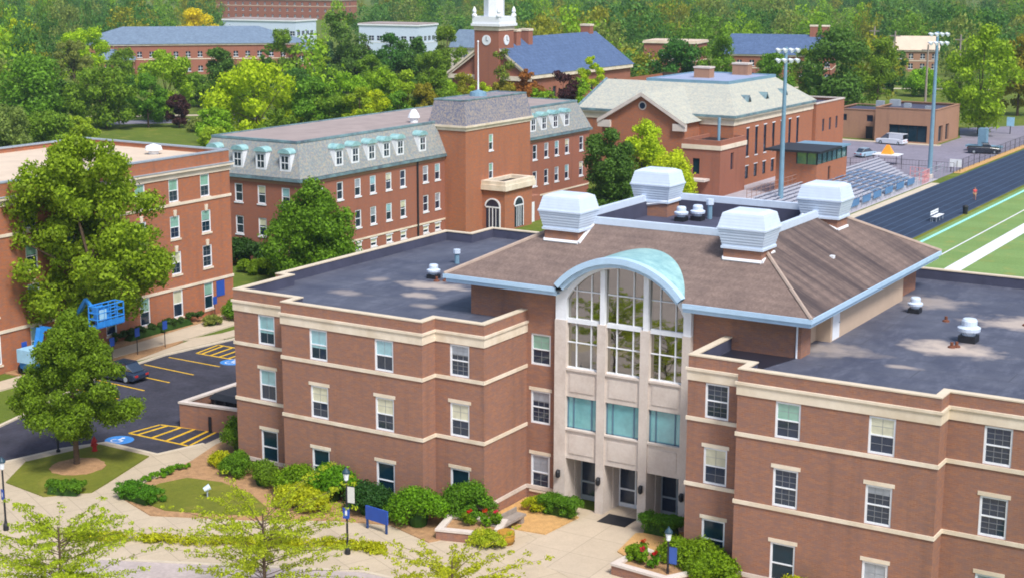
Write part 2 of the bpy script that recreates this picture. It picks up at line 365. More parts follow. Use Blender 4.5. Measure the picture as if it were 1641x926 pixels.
def put_window(key, parent, x, y, z, rot=0.0):
    f, used = WIN[key]
    o = dup(f) if used else f
    WIN[key][1] = True
    og = ORG[parent.name]; o.parent = parent; o.location = (x-og[0], y-og[1], z-og[2]); o.rotation_euler = (0, 0, rot)
    return o
ZG = -0.6
# ------------------------------------------------------------------ the brick academic building in front
CXM = -39.36
def mx(pts): return [(2*CXM-x, y) for x, y in reversed(pts)]
yA, yB, yD = 72.0, 70.69, 76.76
xL = [-64.3, -59.39, -49.06, -45.70]
LP = [(-46.5, 100.2), (-62.9, 100.2), (-62.9, 97.2), (-65.2, 97.2), (-65.2, 77.2), (xL[0], 77.2), (xL[0], yA), (xL[1], yA), (xL[1], yB), (xL[2], yB), (xL[2], yA), (xL[3], yA), (xL[3], yD)]
RP = [(x, y+(1.9 if y > 90 else 0)) for x, y in mx(LP)]
B = thing('academic_building', 'three-storey brown brick building with arched glass entrance bay and brown hipped centre roof', 'building', (CXM, 85, ZG))
for k, bl, sh, mu in (('a', 'blind_aqua', .48, (1, 0)), ('b', 'blind_cream', .48, (1, 1)), ('c', 'blind_aqua', .62, (1, 0)), ('d', None, 0, (2, 2)), ('e', 'blind_grey', .3, (2, 2)), ('f', 'blind_green', .48, (1, 1)), ('g', 'blind_grey', .2, (2, 2))):
    window_proto('m3'+k, 1.36, 1.92, blind=bl, share=sh, muntin=mu, lintel=0, sill=0)
    window_proto('m2'+k, 1.36, 2.04, blind=bl, share=sh, muntin=mu, lintel=.2, sill=0)
window_proto('m1', 1.36, 2.25, blind=None, muntin=(0, 0), pane='pane_teal', lintel=.2, sill=.12)
window_proto('m1c', 1.30, 2.25, blind='blind_grey', share=.55, muntin=(1, 1), lintel=.2, sill=.12)
Z1, Z2, Z3 = 0.05, 4.21, 7.81
def styles(i): return i
wins = [  # x, plane, styles for storeys 3, 2, 1
    (-61.70, yA, 'c', 'a', '-'), (-56.58, yB, 'c', 'b', '-'), (-51.76, yB, 'a', 'b', '-'), (-47.37, yA, 'e', 'b', '-'), (-44.75, yD, 'f', 'e', 'c'),
    (-33.97, yD, 'a', 'b', '-'), (-31.35, yA, 'd', 'b', '-'), (-26.93, yB, 'f', 'd', '-'), (-22.12, yB, 'b', 'g', 'b'), (-16.92, yA, 'd', 'd', 'b')]
wm = MB(); ends = []
def facade(pl, back_extra=()):
    for i in range(len(pl)-1):
        p, q = pl[i], pl[i+1]; ops = []
        if abs(p[1]-q[1]) < .01 and q[0] > p[0]:
            for x, y, *_ in wins:
                if abs(y-p[1]) < .05 and p[0] < x < q[0]:
                    a = x-p[0]; h = .67
                    ops += [(a-h, a+h, Z3+.01, Z3+1.91), (a-h, a+h, Z2+.01, Z2+2.03), (a-h, a+h, Z1+.01, Z1+2.24)]
        if abs(p[0]-q[0]) < .01 and abs(p[1]-q[1]) > 15:
            for a in (3.5, 10.0, 16.5):
                h = .67; ops += [(a-h, a+h, Z3+.01, Z3+1.91), (a-h, a+h, Z2+.01, Z2+2.03), (a-h, a+h, Z1+.01, Z1+2.24)]
                ends.append((p[0], p[1]+(a if q[1] > p[1] else -a), R(90) if q[1] > p[1] else R(-90)))
        wall(wm, p, q, ZG, 11.06, ops)
facade(LP); facade(RP)
facade([(xL[3], yD), (-43.6, yD)]); facade([(-34.95, yD), (2*CXM-xL[3], yD)])
# centre block above the wings and between them
SX0, SX1 = -49.64, -28.67
wall(wm, (SX0, 98.0), (SX0, yD), 10.3, 12.42)
wall(wm, (SX0, yD), (xL[3], yD), 10.3, 12.42)
wall(wm, (xL[3], yD), (-43.6, yD), 11.06, 12.42); wall(wm, (-34.95, yD), (2*CXM-xL[3], yD), 11.06, 12.42)
wall(wm, (2*CXM-xL[3], yD), (SX1, yD), 10.3, 12.42)
wall(wm, (SX1, yD), (SX1, 78.2), 10.3, 12.42); wall(wm, (SX1, 78.2), (SX1-.8, 78.2), 10.3, 12.42)
wall(wm, (SX1-.3, 94.2), (SX1-.3, 96.4), 10.3, 12.42); wall(wm, (SX1-.3, 96.4), (SX1-.3, 98.0), 10.3, 12.42); wall(wm, (SX1-.3, 98), (SX0, 98), 9.0, 12.42)
wall(wm, (RP[-1][0], 100.2), (LP[0][0], 100.2), ZG, 10.6)
wm.build('wall', M['brick_brown'], B)
sd = MB()
wall(sd, (SX1-.8, 78.2), (SX1-.8, 81.2), 10.3, 12.42); wall(sd, (SX1-.8, 81.2), (SX1+.05, 81.2), 10.3, 12.42)
wall(sd, (SX1+.05, 81.2), (SX1+.05, 94.2), 10.3, 12.42, [(.3, 1.5, 10.42, 12.3)], .08); wall(sd, (SX1+.05, 94.2), (SX1-.3, 94.2), 10.3, 12.42)
sd.build('siding', M['tan_siding'], B)
d = MB(); d.box(SX1-.02, SX1+.03, 81.5, 82.7, 10.42, 12.3); dr = d.build('roof_door', M['white'], B)
k = MB(); k.tube((SX1+.03, 82.55, 11.3), (SX1+.12, 82.55, 11.3), .03); k.build('handle', M['grey_metal'], dr)
d = MB(); d.box(SX1+.05, SX1+.25, 84.1, 84.35, 12.0, 12.25); d.build('wall_lamp', M['black_metal'], B)
d = MB(); d.tube((SX1-.22, yD-.05, 10.42), (SX1-.22, yD-.05, 12.35), .055, mi=0); d.build('downspout', M['white'], B)
for pl, nm in ((LP, 0), (RP, 1)):
    m = MB(); band(m, pl, 0.1, .34, .06, .05); band(m, pl, ZG-.05, .1, .03, .05, 1); m.build('foundation_course', [M['stone'], M['brick_brown']], B)
    m = MB(); band(m, pl, 7.59, 7.80, .06, .05); m.build('string_course', M['stone_light'], B)
    m = MB(); band(m, pl, 3.99, 4.20, .06, .05); m.build('string_course', M['stone_light'], B)
    m = MB(); band(m, pl, 9.76, 10.3, .05, .05); band(m, pl, 10.302, 10.44, .12, .05); m.build('cornice', M['stone_light'], B)
    m = MB(); band(m, pl, 10.3, 11.06, -.03, .36); m.build('parapet', M['deck_dark'], B)
    m = MB(); band(m, pl, 11.062, 11.13, .03, .40); m.build('coping', M['coping'], B)
for seg in ([(xL[3], yD), (-43.6, yD)], [(-34.95, yD), (2*CXM-xL[3], yD)]):
    m = MB(); band(m, seg, 0.1, .34, .06, .05); m.build('foundation_course', M['stone'], B)
m = MB()
for pl, yb in ((LP, 100.2), (RP, 102.1)):
    inner = offset(pl, -.2)
    m.prism(inner, 10.0, 10.4)
m.prism([(-46.0, 77.0), (2*CXM+46.0, 77.0), (2*CXM+46.0, 100), (-46.0, 100)], 10.0, 10.39)
m.build('roof_deck', M['deck'], B)
for x, y, s3, s2, s1 in wins:
    put_window('m3'+s3, B, x, y, Z3); put_window('m2'+s2, B, x, y, Z2)
    put_window('m1' if s1 == '-' else 'm1c', B, x, y, Z1)
m = MB(); m.prism([(-32.6, 72.42), (-29.9, 72.42), (-28.9, 76.7), (-32.6, 76.7)], 10.38, 10.415); m.build('dark_deck_patch', mat('black_deck_sheet', srgb(36, 38, 50), .35, .2, .8), B)  # thin near-black sheet over the deck corner behind the bay parapet
for i, (x, y, r_) in enumerate(ends): put_window('m3'+'abf'[i % 3], B, x, y, Z3, r_); put_window('m2'+'bda'[i % 3], B, x, y, Z2, r_); put_window('m1', B, x, y, Z1, r_)
# --- entrance bay in limestone
py = 76.38; PX = [(-43.6, -42.85), (-40.8, -40.27), (-38.05, -37.5), (-35.45, -34.95)]
st = MB()
for a, b_ in PX: st.box(a, b_, py, 77.6, ZG, 10.86)
bays = [(PX[i][1], PX[i+1][0]) for i in range(3)]
for a, b_ in bays:
    st.box(a, b_, py+.12, 77.6, 6.3, 8.0); st.box(a, b_, py+.12, 77.6, 2.52, 4.35)
    st.box(a+.22, b_-.22, py+.08, py+.2, 6.62, 7.72); st.box(a+.22, b_-.22, py+.08, py+.2, 2.86, 4.0)
    st.box(a, b_, py+.02, py+.3, 7.9, 8.02); st.box(a, b_, py+.02, py+.3, 4.27, 4.37)
    st.box(a-.0, a+.04, 77.6, 78.5, ZG, 2.52); st.box(b_-.04, b_, 77.6, 78.5, ZG, 2.52); st.box(a, b_, 77.6, 78.5, 2.5, 2.7)
st.build('entrance_bay', M['stone'], B)
for i, (a, b_) in enumerate(bays):
    f = MB(); y = py+.32; z0, z1 = 4.37, 6.3
    for q in (a, a+.38, b_-.47, b_-.09): f.box(q, q+.09, y-.05, y+.05, z0, z1)
    f.box(a, b_, y-.05, y+.05, z0, z0+.06); f.box(a, b_, y-.05, y+.05, z1-.06, z1)
    f.box(a, b_, y-.02, y, z0, z1, 1); fo = f.build('window', [M['aqua_frame'], M['pane_aqua']], B)
    g = MB(); g.box(a, b_, y, y+.03, z0, z1); g.build('pane', M['pane_aqua'], fo)
    # doors at the back of the recess
    f = MB(); y = 78.42; z1 = 2.5; wd = (b_-a)
    for q in (a, a+wd*.5-.03, b_-.1): f.box(q, q+.1, y-.06, y+.06, ZG+.05, z1)
    for z in (ZG+.02, .52, 1.85, z1-.1): f.box(a, b_, y-.055, y+.055, z, z+(.3 if z < 0 else .1))
    fo = f.build('door', M['white'] if i == 1 else M['grey_metal'], B)
    g = MB(); g.box(a, b_, y-.01, y+.02, ZG, z1); g.build('pane', M['pane_dark'], fo)
    h = MB(); h.tube((a+wd*.5+.12, y-.12, .2), (a+wd*.5+.12, y-.12, 1.1), .025); h.build('handle', M['grey_metal'], fo)
for a, b_ in PX:
    l = MB(); c = ((a+b_)/2, py-.16, 1.5)
    l.box(c[0]-.08, c[0]+.08, py-.06, py+.02, 1.35, 1.75); l.lathe((c[0], c[1], 1.3), [(.07, 0), (.13, .08), (.15, .35), (.08, .48), (.02, .52)], 10); l.build('wall_lamp', M['black_metal'], B)
# --- big arched window
AX, AZ, AR = -39.2, 10.02, 4.22
def arch_z(x, r=AR, zc=AZ): return zc+math.sqrt(max(0, r*r-(x-AX)**2))
xs = np.linspace(-43.0, -35.4, 33)
g = MB(); y = py+.34
g.poly([(-35.4, y, 8.0), *[(x, y, arch_z(x)) for x in xs[::-1]], (-43.0, y, 8.0)][::-1])
aw = MB()
def bar(a0, a1, z0, z1, d=.1): aw.box(a0, a1, y-d, y+.06, z0, z1)
for a, b_ in bays:
    for fr_ in (.33, .67) if True else ():
        x = a+(b_-a)*(.27 if fr_ < .5 else .74); bar(x-.02, x+.02, 8.0, arch_z(x)-.02)
    for z in (9.55, 12.62):
        c = AX; lo, hi = a, b_
        if z > 12:
            hw = math.sqrt(AR*AR-(z-AZ)**2); lo, hi = max(a, AX-hw), min(b_, AX+hw)
        if hi > lo: bar(lo, hi, z-.024, z+.024, .09)
    bar(a, b_, 10.72, 10.98, .16); bar(a, b_, 8.0, 8.08, .12)
for a, b_ in PX[1:3]: aw.box(a+.12, b_-.12, y-.26, y+.06, 10.86, min(arch_z(a), arch_z(b_))+.1)
for a, b_ in (PX[0], PX[3]): aw.box(a+.02, b_-.02, y-.28, y+.06, 10.86, 12.55)
ring = [(x, arch_z(x)) for x in xs]; ro = [(AX+(x-AX)*1.12, AZ+(z-AZ)*1.10) for x, z in ring]
for i in range(len(xs)-1):
    a, b_, c, dd = ring[i], ring[i+1], ro[i+1], ro[i]
    Y = y-.26
    aw.poly([(a[0], Y, a[1]), (b_[0], Y, b_[1]), (c[0], Y, c[1]), (dd[0], Y, dd[1])]); aw.poly([(a[0], y+.05, a[1]), (b_[0], y+.05, b_[1]), (b_[0], Y, b_[1]), (a[0], Y, a[1])])
wo = aw.build('arched_window', M['white'], B)
g.build('pane', M['pane_arch'], wo)
# --- hipped roof with a sunken flat well
EX0, EX1, EY0, EY1, EZ = -50.94, -27.79, 75.79, 99.2, 12.84
RX0, RX1, RY0, RY1 = -45.35, -33.37, 81.62, 93.35; RZ = EZ+.5*(RY0-EY0)
BC, BZ, BR = -39.25, 9.65, 5.22                       # barrel dormer profile
bxs = np.linspace(-43.22, -35.28, 25); bz = lambda x: BZ+math.sqrt(BR*BR-(x-BC)**2)
yh = lambda z: EY0+(z-EZ)/.5
hr = MB()
cut = [(x, yh(max(bz(x)-.02, EZ)), max(bz(x)-.02, EZ)) for x in bxs]
hr.poly([(EX0, EY0, EZ), (cut[0][0], EY0, EZ), *cut, (cut[-1][0], EY0, EZ), (EX1, EY0, EZ), (RX1, RY0, RZ), (RX0, RY0, RZ)])
hr.poly([(EX1, EY0, EZ), (EX1, EY1, EZ), (RX1, RY1, RZ), (RX1, RY0, RZ)])
hr.poly([(EX1, EY1, EZ), (EX0, EY1, EZ), (RX0, RY1, RZ), (RX1, RY1, RZ)])
hr.poly([(EX0, EY1, EZ), (EX0, EY0, EZ), (RX0, RY0, RZ), (RX0, RY1, RZ)])
hro = hr.build('hip_roof', M['shingle'], B)
rgm = mat('pale_ridge_tiles', srgb(168, 150, 138), .85, .1, 3)
for e, r in (((EX0, EY0), (RX0, RY0)), ((EX1, EY0), (RX1, RY0)), ((EX1, EY1), (RX1, RY1)), ((EX0, EY1), (RX0, RY1))):
    rc = MB(); rc.tube((*e, EZ+.02), (*r, RZ+.02), .11, n=6); rc.build('hip_ridge', rgm, hro)
rm = MB(); rp = [(RX0, RY0), (RX1, RY0), (RX1, RY1), (RX0, RY1)]
band(rm, rp, RZ-.05, RZ+.36, .16, .16, closed=True); rm.build('well_rim', M['louvre'], hro)
wl = MB(); band(wl, rp, 14.4, RZ-.06, -.05, .2, closed=True); wl.prism(offset(rp, -.1, True), 14.4, 14.75); wl.build('roof_well', M['deck_dark'], hro)
so = MB()
so.prism([(EX0+.1, EY0+.1), (-43.3, EY0+.1), (-43.3, yD+.2), (EX0+.1, yD+.2)], 12.36, 12.42); so.prism([(-35.2, EY0+.1), (EX1-.1, EY0+.1), (EX1-.1, yD+.2), (-35.2, yD+.2)], 12.36, 12.42)
so.prism([(SX1-1.2, yD+.2), (EX1-.1, yD+.2), (EX1-.1, EY1-.1), (SX1-1.2, EY1-.1)], 12.36, 12.42); so.prism([(EX0+.1, yD+.2), (SX0+.2, yD+.2), (SX0+.2, EY1-.1), (EX0+.1, EY1-.1)], 12.36, 12.42)
so.build('soffit', M['gutter'], hro)
fa = MB()
for pl in ([(-35.22, EY0), (EX1, EY0), (EX1, EY1), (EX0, EY1), (EX0, EY0), (-43.28, EY0)],):
    band(fa, pl, 12.36, 12.60, -.08, .28); band(fa, pl, 12.602, 12.86, .06, .1)
fa.build('gutter', M['gutter'], hro)
# barrel dormer: copper vault, pale arched fascia
bd = MB(); y0 = EY0-.1
for i in range(len(bxs)-1):
    a, b_ = bxs[i], bxs[i+1]; za, zb = bz(a), bz(b_)
    bd.poly([(a, y0, za), (b_, y0, zb), (b_, max(y0+.2, yh(zb))+.12, zb), (a, max(y0+.2, yh(za))+.12, za)])
bdo = bd.build('barrel_dormer', M['copper'], B, smooth=True)
af = MB()
def arcband(r0, r1, ya, yb):
    t0 = math.atan2(bz(bxs[0])-BZ, bxs[0]-BC); t1 = math.atan2(bz(bxs[-1])-BZ, bxs[-1]-BC); T = np.linspace(t0, t1, 33)
    P = lambda r, t, y_: (BC+r*math.cos(t), y_, BZ+r*math.sin(t))
    for i in range(32):
        a, b_ = T[i], T[i+1]
        af.poly([P(r0, a, ya), P(r0, b_, ya), P(r1, b_, ya), P(r1, a, ya)][::-1]); af.poly([P(r0, a, yb), P(r0, b_, yb), P(r0, b_, ya), P(r0, a, ya)][::-1])
        af.poly([P(r1, a, ya), P(r1, b_, ya), P(r1, b_, yb), P(r1, a, yb)][::-1])
arcband(BR-.5, BR-.24, EY0+.1, 76.5); arcband(BR-.26, BR+.08, EY0-.14, EY0+.35)
af.build('arched_fascia', M['gutter'], bdo, smooth=False)
# ventilation towers
def vent_tower(x0, x1, y0, y1, zb, zt):
    b = MB(); b.box(x0, x1, y0, y1, zb-1.2, zt); o = b.build('ventilation_tower', M['brick_brown'], B)
    f = MB(); e = .09
    for (a0, a1) in (((x0-e, y0-e), (x1+e, y0-e)),): pass
    # flashing strips laid on the slope around the foot
    def zs(x, y): return min(EZ+.5*min(y-EY0, EX1-x, x-EX0), RZ)
    for (p, q) in (((x0, y0), (x1, y0)), ((x1, y0), (x1, y1)), ((x0, y0), (x0, y1))):
        f.tube((p[0], p[1], zs(*p)+.06), (q[0], q[1], zs(*q)+.06), .13, n=5)
    f.build('flashing', M['white'], o)
    c = MB(); r = lambda e_: (x0-e_, x1+e_, y0-e_, y1+e_)
    lv = [(.10, 0), (.14, .1), (.10, .1)]
    z = zt; c.frustum(r(.12), z-.06, r(.12), z+.08, cap=True)
    H = .98; n = 6
    for i in range(n):
        a, b2 = i/n, (i+1)/n
        c.frustum(r(.05+.22*a+.02), z+.08+H*a, r(.05+.22*b2), z+.08+H*b2-.02, cap=True)
    z2 = z+.08+H
    c.frustum(r(.32), z2, r(.32), z2+.10, cap=True)
    n = 5
    for i in range(n):
        a, b2 = i/n, (i+1)/n
        c.frustum(r(.29-.2*a), z2+.10+.8*a, r(.29-.2*b2-.012), z2+.10+.8*b2, cap=True)
    c.frustum(r(.07), z2+.9, r(-.25), z2+1.04, cap=True)
    c.build('louvred_cap', M['louvre'], o)
vent_tower(-46.2, -43.9, 79.6, 81.4, 14.7, 15.5); vent_tower(-34.55, -32.25, 79.6, 81.4, 14.7, 15.48)
vent_tower(-46.0, -43.7, 91.3, 93.1, 14.9, 15.72); vent_tower(-34.3, -32.0, 91.1, 92.9, 14.9, 15.7)
# things bolted to the roofs
def mushroom(x, y, z, s, base='black_metal'):
    b = MB(); b.box(x-s*.55, x+s*.55, y-s*.55, y+s*.55, z, z+s*.45); o = b.build('roof_vent', M[base], B)
    h = MB(); h.lathe((x, y, z+s*.45), [(s*.42, 0), (s*.45, s*.25), (s*.72, s*.28), (s*.75, s*.5), (s*.5, s*.62), (s*.5, s*.95), (s*.42, s*1.08), (.02, s*1.12)], 16); h.build('vent_cap', M['louvre'], o, smooth=False)
mushroom(-57.5, 84.3, 10.4, .62); mushroom(-26.9, 91.2, 10.4, .62); mushroom(-22.1, 85.5, 10.4, .86)
mushroom(-42.3, 90.5, 14.75, .62); mushroom(-41.5, 91.3, 14.75, .66)
for x, y, z, h in ((-59.05, 89.5, 10.4, 1.0), (-41.1, 92.3, 14.75, 1.3)):
    p = MB(); p.tube((x, y, z), (x, y, z+h*.7), .17); o = p.build('roof_pipe', M['pole_blue'], B)
    p = MB(); p.tube((x, y, z+h*.72), (x, y, z+h), .26); p.build('pipe_cap', M['louvre'], o)
for x, y, z in ((-56.75, 83.55, 10.4), (-56.3, 83.95, 10.4), (-22.5, 83.6, 10.4), (-22.3, 83.85, 10.4), (-20.3, 91.2, 10.4), (-20.0, 91.6, 10.4), (-24.6, 89.8, 10.4)):
    p = MB(); p.lathe((x, y, z), [(.22, 0), (.2, .08), (.09, .12), (.09, .3), (.05, .32)], 10); p.build('roof_drain', mat('rusty_drain', srgb(110, 66, 48), .8, .2, 5) if 'rusty_drain' not in bpy.data.materials else bpy.data.materials['rusty_drain'], B)
p = MB(); p.box(-48.9, -47.9, 77.25, 77.95, 10.4, 10.72); p.tube((-48.4, 77.6, 10.7), (-48.4, 77.6, 11.7), .12); p.build('roof_unit', M['black_metal'], B)
p = MB(); p.box(-30.6, -30.35, 86.0, 86.3, 14.05, 14.35); p.build('roof_vent', M['white'], B)

# ------------------------------------------------------------------ brick hall at the left (dormitory)
HB = thing('dormitory_hall', 'four-storey orange brick hall with keystoned sash windows and a flat tan roof', 'building', (-104.5, 84, ZG))
for k, bl, sh, p in (('a', 'blind_green', .5, 'pane_dark'), ('b', 'blind_cream', .5, 'pane_dark'), ('c', 'blind_green', .45, 'pane_teal'), ('d', 'blind_aqua', .5, 'pane_aqua'), ('e', None, 0, 'pane_dark')):
    window_proto('h'+k, 1.25, 2.05, blind=bl, share=sh, pane=p, lintel=0, sill=.16, muntin=(1, 1))
    window_proto('hk'+k, 1.25, 2.05, blind=bl, share=sh, pane=p, lintel=0, sill=.16, muntin=(1, 1), keystone=True)
    window_proto('h4'+k, 1.25, 2.45, blind=bl, share=sh, pane=p, lintel=0, sill=.16)
hx0, hx1, hy0, hy1 = -114.0, -95.5, 62.0, 107.0
hw = MB(); ops = []; hy = [66.9, 71.0, 75.2, 79.3, 83.5, 87.5, 91.6, 95.6, 99.7, 103.7]
for y in hy:
    for z, h in ((10.45, 2.05), (7.2, 2.05), (4.0, 2.05), (.15, 2.45)): ops.append((y-hy0-.61, y-hy0+.61, z+.01, z+h-.01))
wall(hw, (hx1, hy0), (hx1, hy1), ZG, 14.3, ops)
wall(hw, (hx1, hy1), (hx0, hy1), ZG, 14.3); wall(hw, (hx0, hy1), (hx0, hy0), ZG, 14.3); wall(hw, (hx0, hy0), (hx1, hy0), ZG, 14.3)
hw.build('wall', M['brick_orange'], HB)
fp = [(hx1, hy0), (hx1, hy1), (hx0, hy1), (hx0, hy0)]
m = MB(); band(m, fp, 10.12, 10.36, .08, .05, closed=True); m.build('string_course', M['stone_light'], HB)
m = MB(); band(m, fp, 2.62, 2.86, .08, .05, closed=True); m.build('string_course', M['stone_light'], HB)
m = MB(); band(m, fp, 12.52, 13.0, .08, .05, closed=True); band(m, fp, 13.002, 13.22, .32, .05, closed=True); m.build('cornice', M['stone_light'], HB)
m = MB(); band(m, fp, 13.222, 13.28, .36, .05, closed=True); m.build('cornice_flashing', M['grey_metal'], HB)
m = MB(); band(m, fp, 13.0, 14.3, -.02, .4, closed=True); m.build('parapet', M['brick_orange'], HB)
m = MB(); band(m, fp, 14.302, 14.42, .04, .5, closed=True); m.build('coping', M['grey_metal'], HB)
m = MB(); m.prism(offset(fp, -.3, True), 13.4, 13.9); m.build('roof_deck', M['gravel_roof'], HB)
m = MB(); m.lathe((-101.5, 103.6, 13.9), [(.45, 0), (.45, .35), (.8, .4), (.7, .75), (.1, .95)], 14); m.build('roof_vent', M['white'], HB)
rnd = random.Random(4)
pat = {83.5: ('e', 'c', 'c', 'd'), 99.7: ('a', 'a', 'b', 'b'), 103.7: ('a', 'c', 'e', 'c')}
for y in hy:
    s = pat.get(y) or tuple(rnd.choice('abce') for _ in range(4))
    put_window('h'+s[0], HB, hx1, y, 10.45, R(90)); put_window('hk'+s[1], HB, hx1, y, 7.2, R(90)); put_window('hk'+s[2], HB, hx1, y, 4.0, R(90)); put_window('h4'+s[3], HB, hx1, y, .15, R(90))
m = MB(); m.box(hx1, hx1+.05, 104.7, 105.75, 1.1, 2.5); sg = m.build('notice_board', M['sign_blue'], HB)

# ------------------------------------------------------------------ long hall with a slate mansard and copper dormers
MH = thing('mansard_hall', 'long red brick hall with slate mansard, copper topped dormers and a central roof pavilion', 'building', (-110, 158, ZG))
for k, bl, sh in (('a', 'blind_aqua', .45), ('b', None, 0), ('c', 'blind_cream', .4), ('d', 'blind_grey', .5)):
    window_proto('n'+k, 1.15, 2.0, blind=bl, share=sh, lintel=0, sill=.14, far=True)
window_proto('nlow', 1.2, .9, blind='blind_cream', share=.5, lintel=.12, sill=.1, far=True)
mx0, mx1, my0, my1 = -117.5, -103.0, 126.3, 189.6
yS, yN = 153.5, 168.5
rows = (5.8, 2.3)
yws = [129.6, 133.1, 136.3, 139.1, 142.1, 144.9, 149.5, 152.0]; ywn = [171.2, 174.8, 177.8, 180.6, 183.4, 187.4]
xws = [-115.0, -111.5, -108.3, -105.0]
m = MB()
def opn(c, base): return [(q-base-.56, q-base+.56, r+.01, r+1.99) for q in c for r in rows]
wall(m, (mx0, my0), (mx1, my0), ZG, 8.5, opn(xws, mx0), .2)
wall(m, (mx1, my0), (mx1, yS), ZG, 8.5, opn(yws, my0)+[(q-my0-.58, q-my0+.58, -.24, .64) for q in yws], .2)
wall(m, (mx1, yN), (mx1, my1), ZG, 8.5, opn(ywn, yN), .2)
wall(m, (mx1, my1), (mx0, my1), ZG, 8.5); wall(m, (mx0, my1), (mx0, my0), ZG, 8.5)
m.build('wall', M['brick_red'], MH)
for x in xws:
    for i, r in enumerate(rows): put_window('n'+'abca'[xws.index(x)], MH, x, my0, r)
for j, y in enumerate(yws+ywn):
    for i, r in enumerate(rows): put_window('n'+'badbcadb'[(j*3+i*5) % 8], MH, mx1, y, r, R(90))
for y in yws: put_window('nlow', MH, mx1, y, -.25, R(90))
sA = [(mx0, my0), (mx1, my0), (mx1, yS)]; sB = [(mx1, yN), (mx1, my1), (mx0, my1)]
for q in (sA, sB): m = MB(); band(m, q, .85, 1.05, .07, .05); m.build('string_course', M['stone_light'], MH)
for q in (sA, sB): m = MB(); band(m, q, 8.1, 8.5, .06, .05); m.build('frieze', M['brick_tan'], MH)
for q in (sA, sB): m = MB(); band(m, q, 8.502, 8.80, .36, .3); m.build('gutter', M['copper_dark'], MH)
m = MB(); m.tube((mx1+.12, 147.7, ZG), (mx1+.12, 147.7, 8.5), .12); m.build('downspout', M['black_metal'], MH)
ins, mt = 1.35, 12.5
m = MB(); m.frustum((mx0-.25, mx1+.25, my0-.25, my1+.25), 8.85, (mx0+ins, mx1-ins, my0+ins, my1-ins), mt); m.build('mansard', M['slate'], MH)
m = MB(); fp = [(mx0+ins, my0+ins), (mx1-ins, my0+ins), (mx1-ins, my1-ins), (mx0+ins, my1-ins)]; m.prism(fp, mt-.3, mt+.02); m.build('roof_deck', M['deck_plain'], MH)
m = MB(); band(m, fp, mt-.12, mt+.12, .12, .2, closed=True); m.build('roof_edge', M['copper_dark'], MH)
def dormer(x, y, rot, first=[]):
    if not first:
        b = MB(); b.box(-.72, .72, .0, 1.6, 9.3, 11.5); o = b.build('dormer', M['white'])
        f = MB(); f.box(-.42, .42, -.03, .05, 9.75, 11.1); f.build('pane', M['pane_dark'], o, origin=(0, 0, 0))
        s = MB(); s.box(-.42, .42, -.055, -.02, 10.38, 10.47); s.box(-.03, .03, -.055, -.02, 9.75, 11.1); s.build('sash_bar', M['white'], o, origin=(0, 0, 0))
        t = MB(); n = 10; P = [(math.cos(math.pi*i/n)*.82, 11.42+math.sin(math.pi*i/n)*.5) for i in range(n+1)]
        for i in range(n): t.poly([(P[i][0], -.22, P[i][1]), (P[i][0], 1.9, P[i][1]), (P[i+1][0], 1.9, P[i+1][1]), (P[i+1][0], -.22, P[i+1][1])])
        t.poly([(a, -.22, b_) for a, b_ in P][::-1]); t.build('dormer_hood', M['copper'], o, origin=(0, 0, 0))
        first.append(o)
    else: o = dup(first[0])
    o.parent = MH; g = ORG[MH.name]; o.location = (x-g[0], y-g[1], -g[2]); o.rotation_euler = (0, 0, rot)
for x in xws: dormer(x, my0+.05, 0)
for y in [133.1, 136.0, 139.0, 141.8, 144.5, 149.0, 171.4, 174.4, 177.2, 180.2, 183.3]: dormer(mx1-.05, y, R(90))
# pavilion
m = MB(); px0, px1 = -105.0, -100.0
wall(m, (px0, yS), (px1, yS), ZG, 12.0); wall(m, (px1, yS), (px1, yN), ZG, 12.0, [(159.2-yS-.5, 159.2-yS+.5, 8.81, 10.79), (159.2-yS-.5, 159.2-yS+.5, 5.31, 7.29)], .2)
wall(m, (px1, yN), (px0, yN), ZG, 12.0); wall(m, (px0, yN), (px0, yS), ZG, 12.0); m.build('pavilion_wall', M['brick_orange'], MH)
window_proto('np', 1.02, 2.0, blind='blind_green', share=.5, lintel=0, sill=.14, far=True)
put_window('np', MH, px1, 159.2, 8.8, R(90)); put_window('np', MH, px1, 159.2, 5.3, R(90))
fp = [(px0, yS), (px1, yS), (px1, yN), (px0, yN)]
m = MB(); band(m, fp, 11.6, 12.0, .1, .05, closed=True); band(m, fp, 12.002, 12.25, .3, .05, closed=True); m.build('pavilion_cornice', M['stone_light'], MH)
m = MB(); m.frustum((px0-.2, px1+.2, yS-.2, yN+.2), 12.25, (px0+.35, px1-.4, yS+.4, yN-.4), 15.15, cap=True); m.build('pavilion_mansard', M['slate_purple'], MH)
m = MB(); band(m, [(px0+.35, yS+.4), (px1-.4, yS+.4), (px1-.4, yN-.4), (px0+.35, yN-.4)], 15.1, 15.25, .06, .15, closed=True); m.build('pavilion_roof_edge', M['copper_dark'], MH)
m = MB(); m.lathe((-103.0, 161, 15.12), [(1.1, 0), (1.0, .5), (.3, .7), (.1, .8)], 14); q = m.build('flagpole_base', M['pole_blue'], MH)
m = MB(); m.tube((-103.0, 161, 15.8), (-103.0, 161, 21.6), .11, .06); m.lathe((-103.0, 161, 21.6), [(.05, 0), (.14, .1), (.05, .25)], 8); fpole = m.build('flagpole', M['white'], MH)
m = MB(); m.lathe((-106, 151.5, mt), [(.5, 0), (.5, .5), (.75, .6), (.6, 1.0), (.3, 1.5), (.05, 1.6)], 12); m.build('roof_vent', M['white'], MH)
